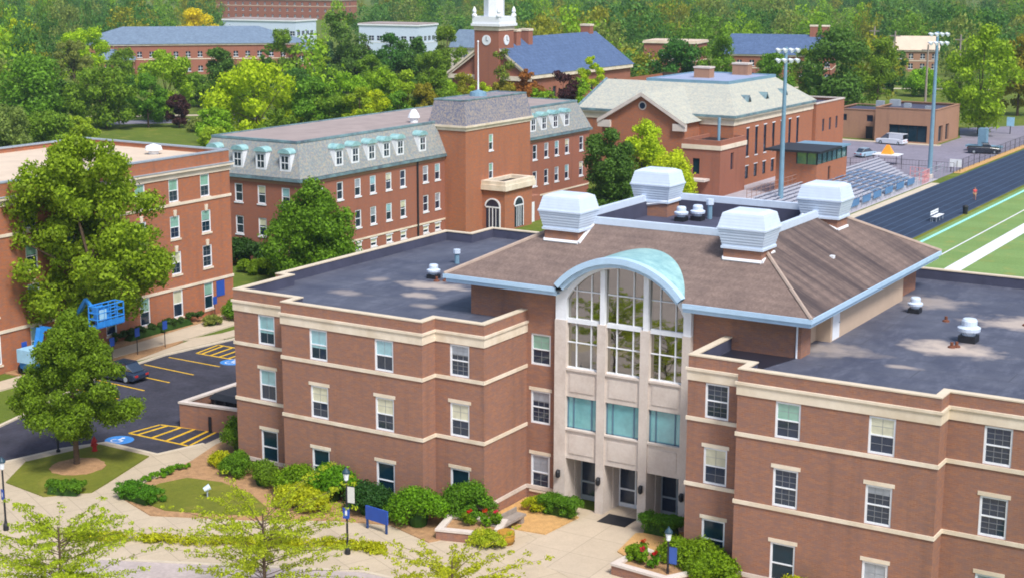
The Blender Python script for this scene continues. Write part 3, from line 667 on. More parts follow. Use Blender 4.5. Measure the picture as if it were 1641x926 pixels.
# porch with arched openings
m = MB(); qx = -96.8; q0, q1 = 157.2, 163.6
m.box(px1, qx, q0, q1, ZG, 4.3); m.build('porch_wall', M['brick_orange'], MH)
m = MB(); fp = [(px1, q0), (qx, q0), (qx, q1), (px1, q1)]; band(m, fp, 4.3, 4.95, .35, .25, closed=True); band(m, fp, 4.952, 5.4, .25, .35, closed=True); m.prism(fp, 4.3, 4.9, 1); m.build('porch_parapet', [M['stone_light'], M['black_metal']], MH)
def archwin(cx_, cy_, rot):
    b = MB(); n = 10; hw_ = .95; P = [(-hw_, -.4), (hw_, -.4)]+[(hw_*math.cos(math.pi*i/n), 2.2+hw_*math.sin(math.pi*i/n)) for i in range(n+1)]
    b.poly([(a, -.03, c) for a, c in P]); 
    Q = [(a*1.18, c+(.15 if c > 2 else 0)) for a, c in P]
    k = MB()
    for i in range(1, len(P)-1):
        k.poly([(P[i][0], -.08, P[i][1]), (Q[i][0], -.08, Q[i][1]), (Q[i+1][0], -.08, Q[i+1][1]), (P[i+1][0], -.08, P[i+1][1])][::-1])
        k.poly([(Q[i][0], -.08, Q[i][1]), (Q[i][0], .02, Q[i][1]), (Q[i+1][0], .02, Q[i+1][1]), (Q[i+1][0], -.08, Q[i+1][1])][::-1])
    k.box(-.05, .05, -.09, -.02, -.4, 2.3); k.box(-hw_, hw_, -.09, -.02, 2.12, 2.28); k.box(-.5, -.44, -.09, -.02, -.4, 2.2); k.box(.44, .5, -.09, -.02, -.4, 2.2)
    o = k.build('arched_window', M['white']); b.build('pane', M['pane_dark'], o, origin=(0, 0, 0))
    o.parent = MH; g = ORG[MH.name]; o.location = (cx_-g[0], cy_-g[1], -g[2]); o.rotation_euler = (0, 0, rot)
archwin(-98.5, q0, 0); archwin(qx, 160.4, R(90))
m = MB(); m.box(px1-.05, qx-.8, q1, 167.0, ZG, 2.6); m.build('porch_annex', M['brick_red'], MH)
m = MB(); m.box(qx-.8, qx-.74, 164.4, 165.5, ZG, 1.9); m.build('door', M['white'], MH)
# ------------------------------------------------------------------ gymnasium with pale slate roof
GY = thing('gymnasium', 'red brick gymnasium with pale slate hipped roof, front gable and tall narrow windows', 'building', (-100, 222, ZG))
window_proto('gt', 1.0, 4.1, blind=None, lintel=.15, sill=.15, far=True, frame='black_metal'); window_proto('gs', 1.2, 1.9, blind=None, lintel=.12, sill=0, far=True, frame='black_metal')
gx0, gx1, gy0, gy1, ge = -113.0, -88.0, 205.0, 236.5, 9.6
m = MB(); gyw = [210.3, 213.6, 216.9, 220.2, 223.5, 226.8, 230.1]; gyl = [206.8, 210.3, 213.6, 216.9, 220.2, 223.5, 226.8]
wall(m, (gx0, gy0), (gx1, gy0), ZG, ge); wall(m, (gx1, gy0), (gx1, gy1), ZG, ge, [(y-gy0-.49, y-gy0+.49, 3.61, 7.69) for y in gyw]+[(y-gy0-.59, y-gy0+.59, .31, 2.19) for y in gyl], .2)
wall(m, (gx1, gy1), (gx0, gy1), ZG, ge); wall(m, (gx0, gy1), (gx0, gy0), ZG, ge)
m.poly([(gx0, gy0, ge), (gx0, gy1, ge), (gx0, 236, 13.4), (gx0, 214.5, 13.4)])
m.build('wall', M['brick_orange'], GY)
for y in gyw: put_window('gt', GY, gx1, y, 3.6, R(90))
for y in gyl: put_window('gs', GY, gx1, y, .3, R(90))
sq = [(gx0, gy0), (gx1, gy0), (gx1, gy1)]
m = MB(); band(m, sq, 8.5, 9.4, .12, .05); band(m, sq, 9.402, 9.62, .45, .05); m.build('cornice', M['stone_light'], GY)
m = MB(); band(m, sq, 9.622, 9.95, .55, .2); m.build('gutter', M['copper_dark'], GY)
zt = 13.6; dk = [(-106.6, 214.6), (-93.2, 214.6), (-93.2, 233.0), (-106.6, 233.0)]
m = MB(); e0, e1, f0, f1 = gx0-.4, gx1+.4, gy0-.4, gy1+.6
m.poly([(e0, f0, 9.9), (e1, f0, 9.9), (dk[1][0], dk[1][1], zt), (e0-.2, dk[0][1], zt)])
m.poly([(e1, f0, 9.9), (e1, f1, 9.9), (dk[2][0], dk[2][1], zt), (dk[1][0], dk[1][1], zt)])
m.poly([(e1, f1, 9.9), (e0, f1, 9.9), (e0, dk[3][1], zt), (dk[2][0], dk[2][1], zt)])
m.build('roof', M['slate_pale'], GY)
m = MB(); m.tube((e0, f0, 9.95), (e0-.2, dk[0][1], zt+.05), .2, n=6); m.build('verge', M['copper_dark'], GY)
m = MB(); m.prism(dk, zt-.5, zt+.25); m.build('roof_deck', mat('pale_blue_deck', srgb(150, 160, 188), .7, .1, .5), GY)
m = MB(); band(m, dk, zt-.1, zt+.4, .1, .25, closed=True); m.build('roof_edge', M['pole_blue'], GY)
for x, y, h in ((-100.5, 222, 1.7), (-98, 231, 1.9)):
    m = MB(); m.box(x-1.3, x+1.3, y-.9, y+.9, zt-.1, zt+h); o = m.build('chimney', M['brick_tan'], GY); m = MB(); m.box(x-1.4, x+1.4, y-1, y+1, zt+h, zt+h+.25); m.build('chimney_cap', M['stone'], o)
# copper louvre dormers on the long slope
for y in (214.2, 221.0, 228.6):
    m = MB(); x0 = -90.2
    m.poly([(x0, y-1.2, 11.2), (x0+.9, y-1.2, 11.2), (x0+.9, y, 12.3)][::-1]) if 0 else None
    a, b, c, d_ = (x0+.7, y-1.1, 10.75), (x0+.7, y+1.1, 10.75), (x0+.7, y, 12.15), (x0-1.9, y, 12.15)
    m.poly([a, b, c]); m.poly([(a[0]-1.9, a[1], 11.2), a, c, d_]); m.poly([b, (b[0]-1.9, b[1], 11.2), d_, c]); o = m.build('roof_dormer', M['copper_dark'], GY)
    v = MB(); v.poly([(x0+.73, y-.7, 10.85), (x0+.73, y+.7, 10.85), (x0+.73, y, 11.85)]); v.build('louvre', M['black_metal'], o)
# front gable wing
ax0, ax1, ay, az, rz = -106.3, -93.3, 199.6, 9.1, 12.9; am = (ax0+ax1)/2
m = MB(); m.poly([(ax0, ay, ZG), (ax1, ay, ZG), (ax1, ay, az), (am, ay, rz), (ax0, ay, az)]); wall(m, (ax1, ay), (ax1, gy0), ZG, az); wall(m, (ax0, gy0), (ax0, ay), ZG, az); m.build('gable_wall', M['brick_orange'], GY)
m = MB(); ov = .55; sl = (rz-az)/(am-ax0)
for s in (-1, 1):
    xe = am+s*(am-ax0+ov); ze = az-sl*ov
    m.poly([(xe, ay-.6, ze+.25), (am, ay-.6, rz+.25), (am, 214, rz+.25), (xe, 209, ze+.25)])
m.build('gable_roof', M['slate_pale'], GY)
m = MB()
for s in (-1, 1):
    xe = am+s*(am-ax0+ov); ze = az-sl*ov
    m.poly([(xe, ay-.62, ze-.3), (am, ay-.62, rz-.3), (am, ay-.62, rz+.24), (xe, ay-.62, ze+.24)]); m.poly([(xe, ay-.62, ze-.3), (am, ay-.62, rz-.3), (am, ay, rz-.3), (xe, ay, ze-.3)])
    x = am+s*(am-ax0-.5); m.box(x-1.0, x+1.0, ay-.5, ay+.1, 7.9, 8.9)
m.build('gable_cornice', M['stone'], GY)
m = MB(); m.tube((am, ay-.06, 11.2), (am, ay+.05, 11.2), .62, n=16); o = m.build('round_window', M['stone'], GY); m = MB(); m.tube((am, ay-.1, 11.2), (am, ay, 11.2), .45, n=16); m.build('pane', M['pane_dark'], o)
# stair block at the corner
bx0, bx1, by0, by1 = -92.0, -86.3, 196.8, 205.6
m = MB(); wall(m, (bx0, by0), (bx1, by0), ZG, 7.2, [(1.5, 2.6, 2.4, 4.6)], .3); wall(m, (bx1, by0), (bx1, by1), ZG, 7.2, [(3.6, 4.7, 2.8, 5.2)], .25); wall(m, (bx0, by1), (bx0, by0), ZG, 7.2); wall(m, (bx1, by1), (bx0, by1), ZG, 7.2); m.build('stair_wall', M['brick_red'], GY)
fp = [(bx0, by0), (bx1, by0), (bx1, by1), (bx0, by1)]
m = MB(); band(m, fp, 5.9, 6.5, .15, .05, closed=True); m.build('stair_cornice', M['stone_light'], GY)
m = MB(); band(m, fp, 6.4, 7.2, -.02, .35, closed=True); m.build('stair_parapet', M['brick_red'], GY)
m = MB(); m.prism(offset(fp, -.2, True), 6.3, 6.7); m.build('stair_roof', M['black_metal'], GY)
m = MB(); m.box(bx0+1.5, bx0+2.6, by0+.25, by0+.3, 2.4, 4.6); m.build('door', M['pane_teal'], GY); m = MB(); m.box(bx1-.28, bx1-.22, by0+3.6, by0+4.7, 2.8, 5.2); m.build('pane', M['pane_dark'], GY)
m = MB(); m.box(bx0+.2, bx0+4.2, by0-1.8, by0, 1.6, 1.9); m.box(bx0+.3, bx0+.6, by0-1.7, by0-1.4, ZG, 1.6); m.build('landing', M['stone'], GY)
m = MB(); m.tube((bx1-1.2, by0+2, 6.7), (bx1-1.2, by0+2, 10.2), .22); m.build('flue', M['pole_blue'], GY)
# lower block with parapet at the far end
m = MB(); cx0, cx1, cy0, cy1 = -104, -87.6, 237.0, 250.0
wall(m, (cx1, cy0), (cx1, cy1), ZG, 9.2, [(y-cy0-.5, y-cy0+.5, 4.6, 6.6) for y in (240.5, 243.6, 246.7)], .2); wall(m, (cx0, cy0), (cx1, cy0), ZG, 9.2); wall(m, (cx1, cy1), (cx0, cy1), ZG, 9.2); wall(m, (cx0, cy1), (cx0, cy0), ZG, 9.2); m.build('annex_wall', M['brick_orange'], GY)
m = MB(); band(m, [(cx0, cy0), (cx1, cy0), (cx1, cy1), (cx0, cy1)], 9.2, 9.4, .1, .3, closed=True); m.build('annex_coping', M['stone'], GY)
m = MB(); m.box(cx0+.2, cx1-.2, cy0+.2, cy1-.2, 8.4, 8.8); m.build('annex_roof', M['deck_dark'], GY)
for y in (240.5, 243.6, 246.7): m = MB(); m.box(cx1-.15, cx1-.1, y-.5, y+.5, 4.6, 6.6); m.build('pane', M['pane_dark'], GY)

# ------------------------------------------------------------------ tan flat-roofed field house
TB = thing('field_house', 'low tan brick flat-roofed building with a wide dark garage window', 'building', (-88, 284, ZG))
t0, t1, u0, u1, th = -90.7, -79.6, 276.0, 291.0, 5.6
m = MB(); wall(m, (t0, u0), (t1, u0), ZG, th, [(2.6, 9.6, -.3, 2.7)], .4); wall(m, (t1, u0), (t1, u1), ZG, th, [(2.0, 4.6, -.3, 2.6), (6.4, 8.6, -.3, 2.6)], .4); wall(m, (t1, u1), (t0, u1), ZG, th); wall(m, (t0, u1), (t0, u0), ZG, th)
wall(m, (-99.5, 279.5), (t0, 279.5), ZG, 4.7, [(1.2, 2.2, 2.6, 3.8), (6.0, 7.2, 2.6, 3.8), (5.9, 7.3, -.55, 1.7)], .3); wall(m, (-99.5, 291), (-99.5, 279.5), ZG, 4.7); m.build('wall', M['brick_tan'], TB)
fp = [(t0, u0), (t1, u0), (t1, u1), (t0, u1)]; f2 = [(-99.5, 279.5), (t0, 279.5), (t0, u1), (-99.5, u1)]
m = MB(); band(m, fp, th, th+.12, .1, .35, closed=True); band(m, f2, 4.7, 4.82, .1, .3, closed=True); m.build('coping', M['brick_tan'], TB)
m = MB(); m.prism(offset(fp, -.2, True), th-1, th-.35); m.prism(offset(f2, -.2, True), 3.6, 4.4); m.build('roof_deck', M['deck_dark'], TB)
m = MB(); m.box(t0+2.6, t0+9.6, u0+.3, u0+.36, -.3, 2.7); o = m.build('garage_window', M['pane_teal'], TB); m = MB()
for i in range(5): x = t0+2.6+i*1.72; m.box(x, x+.1, u0+.22, u0+.3, -.3, 2.7)
m.build('mullion', M['black_metal'], o)
m = MB(); m.box(t1-.36, t1-.3, u0+2, u0+4.6, -.3, 2.6); m.box(t1-.36, t1-.3, u0+6.4, u0+8.6, -.3, 2.6); m.build('side_window', M['pane_teal'], TB)
m = MB(); m.box(-98.3, -97.3, 279.72, 279.78, 2.6, 3.8); m.box(-93.5, -92.3, 279.72, 279.78, 2.6, 3.8); m.build('window', M['pane_dark'], TB); m = MB(); m.box(-93.6, -92.2, 279.7, 279.78, ZG, 1.7); m.build('door', M['black_metal'], TB)
for x, y, s in ((-92.5, 284, .7), (-90.0, 285, .9), (-87, 283, .6), (-82.2, 280, .55)):
    m = MB(); m.box(x-s, x+s, y-s*.7, y+s*.7, th-.5, th-.35+s*1.3); m.build('roof_unit', M['grey_metal'], TB)
m = MB(); m.box(t0-9.5, t1+1.2, u0-1.4, u0-.02, ZG, ZG+.12); m.build('kerb_apron', M['kerb'], TB)

# ------------------------------------------------------------------ chapel with clock tower
CH = thing('chapel', 'brick chapel with steep blue slate roof and a white topped clock tower', 'church', (-157.5, 270, ZG))
c0, c1, d0, d1, ce, cr, cm = -166.2, -149.0, 250.5, 292.0, 10.9, 16.9, -157.6
m = MB(); m.poly([(c0, d0, ZG), (c1, d0, ZG), (c1, d0, ce), (cm, d0, cr), (c0, d0, ce)]); m.poly([(c1, d1, ZG), (c0, d1, ZG), (c0, d1, ce), (cm, d1, cr), (c1, d1, ce)])
wall(m, (c1, d0), (c1, d1), ZG, ce, [(q, q+1.4, 3, 8) for q in (4, 9, 14, 19, 24, 29, 34)], .3); wall(m, (c0, d1), (c0, d0), ZG, ce); m.build('wall', M['brick_red'], CH)
m = MB(); [m.box(c1-.3, c1-.24, d0+q, d0+q+1.4, 3, 8) for q in (4, 9, 14, 19, 24, 29, 34)]; m.build('window', M['pane_dark'], CH)
m = MB(); s_ = (cr-ce)/(c1-cm)
for s in (-1, 1): m.poly([(cm+s*(c1-cm+.7), d0-.5, ce-s_*.7+.2), (cm+s*(c1-cm+.7), d1+.5, ce-s_*.7+.2), (cm, d1+.5, cr+.2), (cm, d0-.5, cr+.2)])
m.build('roof', M['slate_blue'], CH)
m = MB()
for s in (-1, 1):
    xe = cm+s*(c1-cm+.8); ze = ce-s_*.8
    for (y, k) in ((d0-.55, -.45), (d0-.75, .05)): m.poly([(xe, y, ze+k-.2), (cm, y, cr+k-.2), (cm, y, cr+k+.25), (xe, y, ze+k+.25)])
    m.poly([(xe, d0-.75, ze-.15), (cm, d0-.75, cr-.15), (cm, d0, cr-.15), (xe, d0, ze-.15)])
m.box(c0-.6, c1+.6, d0-.5, d0, 9.5, 10.3); m.box(c1, c1+.6, d0, d1, 9.9, 10.6); m.build('pediment_cornice', M['stone_light'], CH)
for x, y in ((cm+1, 257.5), (cm+1, 262), (cm-.5, 289.5)):
    m = MB(); m.box(x-1.1, x+1.1, y-.8, y+.8, 14, 18.3); o = m.build('chimney', M['brick_red'], CH); m = MB(); m.box(x-1.2, x+1.2, y-.9, y+.9, 18.3, 18.7); m.build('chimney_cap', M['stone_light'], o)
m = MB(); a, b = (-160.5, 249.6), (-155.1, 255.0); m.box(a[0], b[0], a[1], b[1], ZG, 18.7); m.build('tower', M['brick_red'], CH)
tf = [(a[0], a[1]), (b[0], a[1]), (b[0], b[1]), (a[0], b[1])]
m = MB(); band(m, tf, 18.7, 19.5, .12, .2, closed=True); m.build('tower_frieze', M['stone_light'], CH)
m = MB(); band(m, tf, 19.5, 20.0, .5, .2, closed=True); band(m, tf, 20.0, 21.3, .3, .1, closed=True); m.prism(tf, 20, 20.6)
for x, y in tf: m.lathe((x, y, 21.3), [(.5, 0), (.5, .3), (.25, .5), (.4, .9), (.3, 1.3), (.05, 1.8)], 10)
m.build('balustrade', M['white'], CH)
m = MB(); mxm, mym = (a[0]+b[0])/2, (a[1]+b[1])/2; m.lathe((mxm, mym, 20.6), [(2.0, 0), (2.0, 6.5), (2.3, 6.6), (2.3, 7.1), (1.5, 7.3), (1.5, 10), (1.7, 10.2), (.9, 11), (.1, 18)], 8); m.build('belfry', M['white'], CH)
for px_, py_, rt_ in ((mxm, a[1], 0), (b[0], mym, 1)):
    m = MB(); e = (0, -1) if not rt_ else (1, 0)
    m.tube((px_, py_, 16.9), (px_+e[0]*.12, py_+e[1]*.12, 16.9), .95, n=20); o = m.build('clock', M['white'], CH)
    m = MB(); q = (px_+e[0]*.16, py_+e[1]*.16); m.tube((*q, 16.9), (*q, 17.6), .05, n=4); t = .45; m.tube((*q, 16.9), (q[0]+(t if not rt_ else 0), q[1]+(0 if not rt_ else t), 16.75), .05, n=4); m.build('clock_hand', M['black_metal'], o)
m = MB(); m.box(-167, -160.5, 256, 268, 9, 13.5); m.build('side_roof', M['slate_greyblue'], CH)

# ------------------------------------------------------------------ far buildings
def far_hall(name, label, x, y, rot, L, D, h, body, roof, roof_h=0, storeys=3, wincol='pane_dark', pitch=3.4, trim='stone_light', wh=1.5, ridge_in=.5, chim=0, ww=1.3):
    o = thing(name, label, 'building', (0, 0, 0))
    m = MB(); xs_ = [(-L/2+1.6+i*pitch) for i in range(int((L-2)/pitch)+1)]; ops = []; fh = (h-.6)/storeys
    for s in range(storeys):
        z = s*fh+1.0
        ops += [(q+L/2-ww/2, q+L/2+ww/2, z, z+min(wh, fh*.6)) for q in xs_]
    wall(m, (-L/2, -D/2), (L/2, -D/2), 0, h, ops, .25)
    ys_ = [-D/2+2+i*pitch for i in range(int((D-2)/pitch))]; ops2 = [(q+D/2-ww/2, q+D/2+ww/2, s*fh+1, s*fh+1+min(wh, fh*.6)) for q in ys_ for s in range(storeys)]
    wall(m, (L/2, -D/2), (L/2, D/2), 0, h, ops2, .25); wall(m, (L/2, D/2), (-L/2, D/2), 0, h); wall(m, (-L/2, D/2), (-L/2, -D/2), 0, h); m.build('wall', M[body], o)
    for s in range(storeys):
        z = s*fh+1; hh = min(wh, fh*.6)
        for q in xs_:
            f = MB(); f.box(q-ww/2, q+ww/2, -D/2+.12, -D/2+.18, z, z+hh); f.box(q-.05, q+.05, -D/2+.08, -D/2+.12, z, z+hh, 1); f.box(q-ww/2, q+ww/2, -D/2+.08, -D/2+.12, z+hh/2-.05, z+hh/2+.05, 1); f.box(q-ww/2-.1, q+ww/2+.1, -D/2-.06, -D/2+.1, z-.18, z, 1); f.build('window', [M[wincol], M['white']], o)
        for q in ys_:
            f = MB(); f.box(L/2-.18, L/2-.12, q-ww/2, q+ww/2, z, z+hh); f.box(L/2-.12, L/2-.08, q-.05, q+.05, z, z+hh, 1); f.build('window', [M[wincol], M['white']], o)
    fp = [(-L/2, -D/2), (L/2, -D/2), (L/2, D/2), (-L/2, D/2)]
    m = MB(); band(m, fp, h-.45, h, .35, .1, closed=True)
    if storeys > 1: band(m, fp, fh*(storeys-1)+.25, fh*(storeys-1)+.5, .08, .05, closed=True)
    m.build('cornice', M[trim], o)
    m = MB()
    if roof_h:
        e = .6; r = [(-L/2+D*ridge_in, 0, h+roof_h), (L/2-D*ridge_in, 0, h+roof_h)]; c = [(-L/2-e, -D/2-e, h), (L/2+e, -D/2-e, h), (L/2+e, D/2+e, h), (-L/2-e, D/2+e, h)]
        m.poly([c[0], c[1], r[1], r[0]]); m.poly([c[1], c[2], r[1]]); m.poly([c[2], c[3], r[0], r[1]]); m.poly([c[3], c[0], r[0]])
    else: m.prism(offset(fp, .2, True), h, h+.3)
    m.build('roof', M[roof], o)
    for i in range(chim):
        x_ = L/2-D*ridge_in-1-i*3.2; m = MB(); m.box(x_-1, x_+1, -1, 1, h+roof_h-1, h+roof_h+2.2); q = m.build('chimney', M['brick_red'], o); m = MB(); m.box(x_-1.1, x_+1.1, -1.1, 1.1, h+roof_h+2.2, h+roof_h+2.6); m.build('chimney_cap', M['stone_light'], q)
    o.location = (x, y, ZG); o.rotation_euler = (0, 0, R(rot)); return o
far_hall('brick_hall', 'long pinkish brick hall under a wide blue-grey hip roof among trees', -320, 344, 44.5, 67, 18, 8.8, 'brick_red', 'slate_greyblue', 4.6, storeys=2, ridge_in=.78)
far_hall('hall_wing', 'lower brick wing with a blue-grey roof at the left end of the blue-roofed hall', -325, 317, 44.5, 12, 14, 5.2, 'brick_red', 'slate_greyblue', 2.6, storeys=2)
far_hall('hall_annex', 'small brick annex with a shallow blue roof at the right end of the blue-roofed hall', -285, 353.5, 44.5, 7, 13, 7.4, 'brick_red', 'slate_greyblue', 1.2, storeys=2)
far_hall('white_block', 'white flat-roofed low building behind the copper beech, nearer the clock tower', -304, 426, 8, 22, 14, 12.0, 'louvre', 'deck_plain', 0, storeys=2, pitch=3.0, trim='white', ww=1.9)
far_hall('white_block', 'white flat-roofed low building behind the right end of the blue hip roof', -366, 434, 8, 30, 14, 12.0, 'louvre', 'deck_plain', 0, storeys=2, pitch=3.0, trim='white', ww=1.9)
far_hall('brick_block', 'wide red brick building with a grey roof at the top edge of the picture', -592, 715, 8, 86, 20, 11, 'brick_red', 'deck_plain', 1.0, storeys=3, pitch=5)
far_hall('flat_roofed_house', 'low brick building with a pale flat roof behind the gym deck', -190, 400, 10, 15, 12, 10.5, 'brick_red', 'gravel_roof', 0, storeys=2)
far_hall('chimneyed_hall', 'brick hall with blue slate roof and twin chimneys behind the gym', -163, 410, 16, 30, 16, 7.5, 'brick_red', 'slate_blue', 5.2, storeys=2, chim=2, ridge_in=.1)
far_hall('brick_house', 'small house with a tan gable roof among the trees beyond the field house', -143, 470, 20, 13, 10, 6.5, 'brick_tan', 'gravel_roof', 4.0, storeys=2, ridge_in=.02)
far_hall('garden_house', 'grey roofed building partly hidden left of the clock tower', -252, 390, 5, 9, 9, 7.5, 'stone', 'slate_greyblue', 5.0, storeys=2, ridge_in=.05)
# ------------------------------------------------------------------ ground, roads, paths
def sheet(name, pts, z, m, thick=0, kind=True):
    b = MB()
    if thick: b.prism(pts, z-thick, z)
    else: b.poly([(x, y, z) for x, y in pts])
    o = b.build(name, m)
    if kind: o['kind'] = 'structure'
    return o
def grass_mat(name, c, c2, stripe=0):
    m, ns, ls, b = new_mat(name); p = pos(ns)
    o = mixrgb(ns, ls, noise(ns, ls, .12, 6, .7, p, .35, .65), c, c2)
    o = mixrgb(ns, ls, noise(ns, ls, 3.5, 5, .75, p, .3, .75), mixrgb(ns, ls, .35, o, (0.02, .03, .01)), o)
    o = mixrgb(ns, ls, noise(ns, ls, .5, 3, .6, p, .55, .75), o, mixrgb(ns, ls, .4, o, srgb(170, 150, 80)))
    if stripe:
        wv = ns.new('ShaderNodeTexWave'); wv.bands_direction = 'Y'; wv.inputs['Scale'].default_value = stripe; wv.wave_profile = 'SIN'; ls.new(p, wv.inputs['Vector'])
        mr = ns.new('ShaderNodeMapRange'); mr.inputs[1].default_value = .45; mr.inputs[2].default_value = .55; ls.new(wv.outputs['Fac'], mr.inputs[0])
        o = mixrgb(ns, ls, .06, o, mixrgb(ns, ls, mr.outputs[0], (.02, .05, .01), (.3, .4, .2)))
    ls.new(o, b.inputs['Base Color']); b.inputs['Roughness'].default_value = .95; b.inputs['Specular IOR Level'].default_value = .15
    bn = ns.new('ShaderNodeBump'); bn.inputs['Strength'].default_value = .5; bn.inputs['Distance'].default_value = .05
    ls.new(noise(ns, ls, 14, 3, .6, p), bn.inputs['Height']); ls.new(bn.outputs[0], b.inputs['Normal'])
    return m
def slabs(name, c, w_=1.5, ang=0):
    m, ns, ls, b = new_mat(name); p = pos(ns)
    mp = ns.new('ShaderNodeMapping'); mp.inputs['Rotation'].default_value = (0, 0, R(ang)); ls.new(p, mp.inputs['Vector'])
    t = ns.new('ShaderNodeTexBrick'); ls.new(mp.outputs[0], t.inputs['Vector']); t.offset = 0
    t.inputs['Scale'].default_value = 1; t.inputs['Brick Width'].default_value = w_; t.inputs['Row Height'].default_value = w_; t.inputs['Mortar Size'].default_value = .018
    t.inputs['Color1'].default_value = (*c, 1); t.inputs['Color2'].default_value = (*[x*.93 for x in c], 1); t.inputs['Mortar'].default_value = (*[x*.55 for x in c], 1)
    o = mixrgb(ns, ls, noise(ns, ls, .8, 6, .7, p, .3, .7), mixrgb(ns, ls, .5, t.outputs[0], tuple(x*.72 for x in c)), t.outputs[0])
    o = mixrgb(ns, ls, noise(ns, ls, 9, 3, .6, p, .3, .7), mixrgb(ns, ls, .12, o, (.05, .05, .04)), o)
    ls.new(o, b.inputs['Base Color']); b.inputs['Roughness'].default_value = .85; b.inputs['Specular IOR Level'].default_value = .25
    return m
M['grass'] = grass_mat('lawn_grass', srgb(112, 128, 48), srgb(92, 112, 40))
M['grass_dry'] = grass_mat('dry_lawn', srgb(130, 132, 50), srgb(108, 118, 40))
M['turf'] = grass_mat('field_turf', srgb(136, 166, 98), srgb(124, 158, 92), .035)
M['concrete'] = slabs('path_concrete', srgb(198, 182, 158), 1.8, 25)
M['concrete_walk'] = slabs('walk_concrete', srgb(202, 186, 164), 2.6, 0)
M['lot_asphalt'] = M['asphalt']
M['track'] = mat('blue_black_track', srgb(40, 58, 84), .8, .12, .4, fine=.1)
def trk():
    m, ns, ls, b = new_mat('running_track'); p = pos(ns)
    o = mixrgb(ns, ls, noise(ns, ls, .3, 5, .7, p), srgb(26, 42, 66), srgb(36, 54, 80)); ls.new(o, b.inputs['Base Color']); b.inputs['Roughness'].default_value = .85; return m
M['track'] = trk()
Zg = ZG
sheet('ground', [(-3000, -400), (1500, -400), (1500, 3500), (-3000, 3500)], Zg, M['grass'])
sheet('paving', [(-76.2, 40), (-20, 40), (-20, 76.7), (-69.6, 76.7), (-69.4, 74.4), (-70.4, 70.9), (-75.2, 71.0), (-76.6, 68.6), (-77.6, 64.6)], Zg+.1, M['concrete'], .2)
sheet('walkway', [(-42.3, 68.4), (-36.0, 67.0), (-33.2, 60.0), (-31, 56), (-20, 50), (-20, 66), (-34.0, 69.0), (-36.9, 71.4), (-37.35, 74.6), (-36.9, 78.3), (-41.0, 78.3), (-41.0, 75.0), (-41.4, 71.8)], Zg+.104, M['concrete_walk'])
sheet('parking_lot', [(-89.5, 50), (-78.6, 50), (-77.6, 64.6), (-76.6, 68.6), (-75.2, 71.0), (-70.4, 70.9), (-69.4, 74.4), (-65.6, 77), (-65.6, 118), (-86.9, 118), (-87.9, 98), (-89.0, 91), (-88.7, 84), (-85.6, 74), (-84.3, 69)], Zg+.006, M['asphalt'])
b = MB()
for pl in ([(-78.6, 50), (-77.6, 64.6), (-76.6, 68.6), (-75.2, 71.0), (-70.4, 70.9), (-69.4, 74.4)], [(-86.9, 118), (-87.9, 98), (-89.0, 91), (-88.7, 84), (-85.6, 74), (-84.3, 69), (-86, 50)]): band(b, pl, Zg, Zg+.12, 0.0, .28)
struct('kerb', b, M['kerb'])
sheet('road', [(-66, 44), (-60.0, 55.9), (-47.0, 61.9), (-40, 62.3), (-34, 58), (-30, 52), (-24, 40)], Zg+.112, M['drive'])
b = MB(); band(b, [(-66, 44), (-60.0, 55.9), (-47.0, 61.9), (-40, 62.3), (-34, 58), (-30, 52), (-24, 40)], Zg+.05, Zg+.14, 0, .22); struct('road_edge', b, M['kerb'])
sheet('road', [(-140, -60), (60, -60), (60, 40.2), (-24, 40.2), (-66, 44.0), (-140, 30)], Zg+.02, M['drive'])
# dormitory front: walk and planting strip
sheet('pavement', [(-93.6, 60), (-91.6, 60), (-91.6, 88.6), (-91.0, 95.5), (-91.2, 102.6), (-90.4, 112), (-95.3, 112), (-95.3, 106), (-94.2, 103), (-93.6, 92)], Zg+.12, M['concrete_walk'], .2)
sheet('kerb_walk', [(-91.0, 95.5), (-88.4, 97.6), (-87.2, 112), (-89.4, 112), (-89.9, 99)], Zg+.124, M['concrete_walk'], .1)
sheet('kerb_walk', [(-89.4, 88), (-89.1, 91.2), (-88.2, 97.4), (-90.6, 96.6), (-90.0, 92)], Zg+.122, M['concrete_walk'], .1)
sheet('mulch_bed', [(-91.5, 86.5), (-89.6, 87.5), (-90.0, 92), (-90.8, 95.2), (-91.5, 95)], Zg+.1, M['mulch'], .1)
sheet('mulch_bed', [(-95.4, 80), (-93.7, 80), (-93.7, 92), (-94.3, 103), (-95.4, 106)], Zg+.1, M['mulch'], .1)
# lawns and beds of the front garden
sheet('lawn', [(-76.5, 65.3), (-75.2, 70.5), (-70.6, 70.4), (-69.0, 65.2), (-68.5, 63.4), (-70.4, 61.3), (-74.4, 61.9)], Zg+.16, M['grass_dry'], .1)
def disc(name, x, y, rx, ry, z, m, thick=0, n=28, seed=1, jit=.06):
    r_ = random.Random(seed); return sheet(name, [(x+rx*(1+r_.uniform(-jit, jit))*math.cos(2*math.pi*i/n), y+ry*(1+r_.uniform(-jit, jit))*math.sin(2*math.pi*i/n)) for i in range(n)], z, m, thick)
disc('mulch_ring', -72.9, 66.4, 1.75, 1.75, Zg+.18, M['mulch'], .06)
sheet('mulch_bed', [(-68.6, 74.6), (-67.6, 71.2), (-67.2, 68.6), (-66.9, 65.6), (-66.2, 63.6), (-62.6, 62.3), (-57.0, 64.9), (-53, 67.3), (-49.8, 68.4), (-46.4, 67.3), (-45.2, 69.6), (-45.0, 71.0), (-45.3, 72.0), (-45.9, 76), (-45.9, 72.2), (-64.5, 72.2), (-64.5, 77), (-68.8, 77)], Zg+.15, M['mulch'], .06)
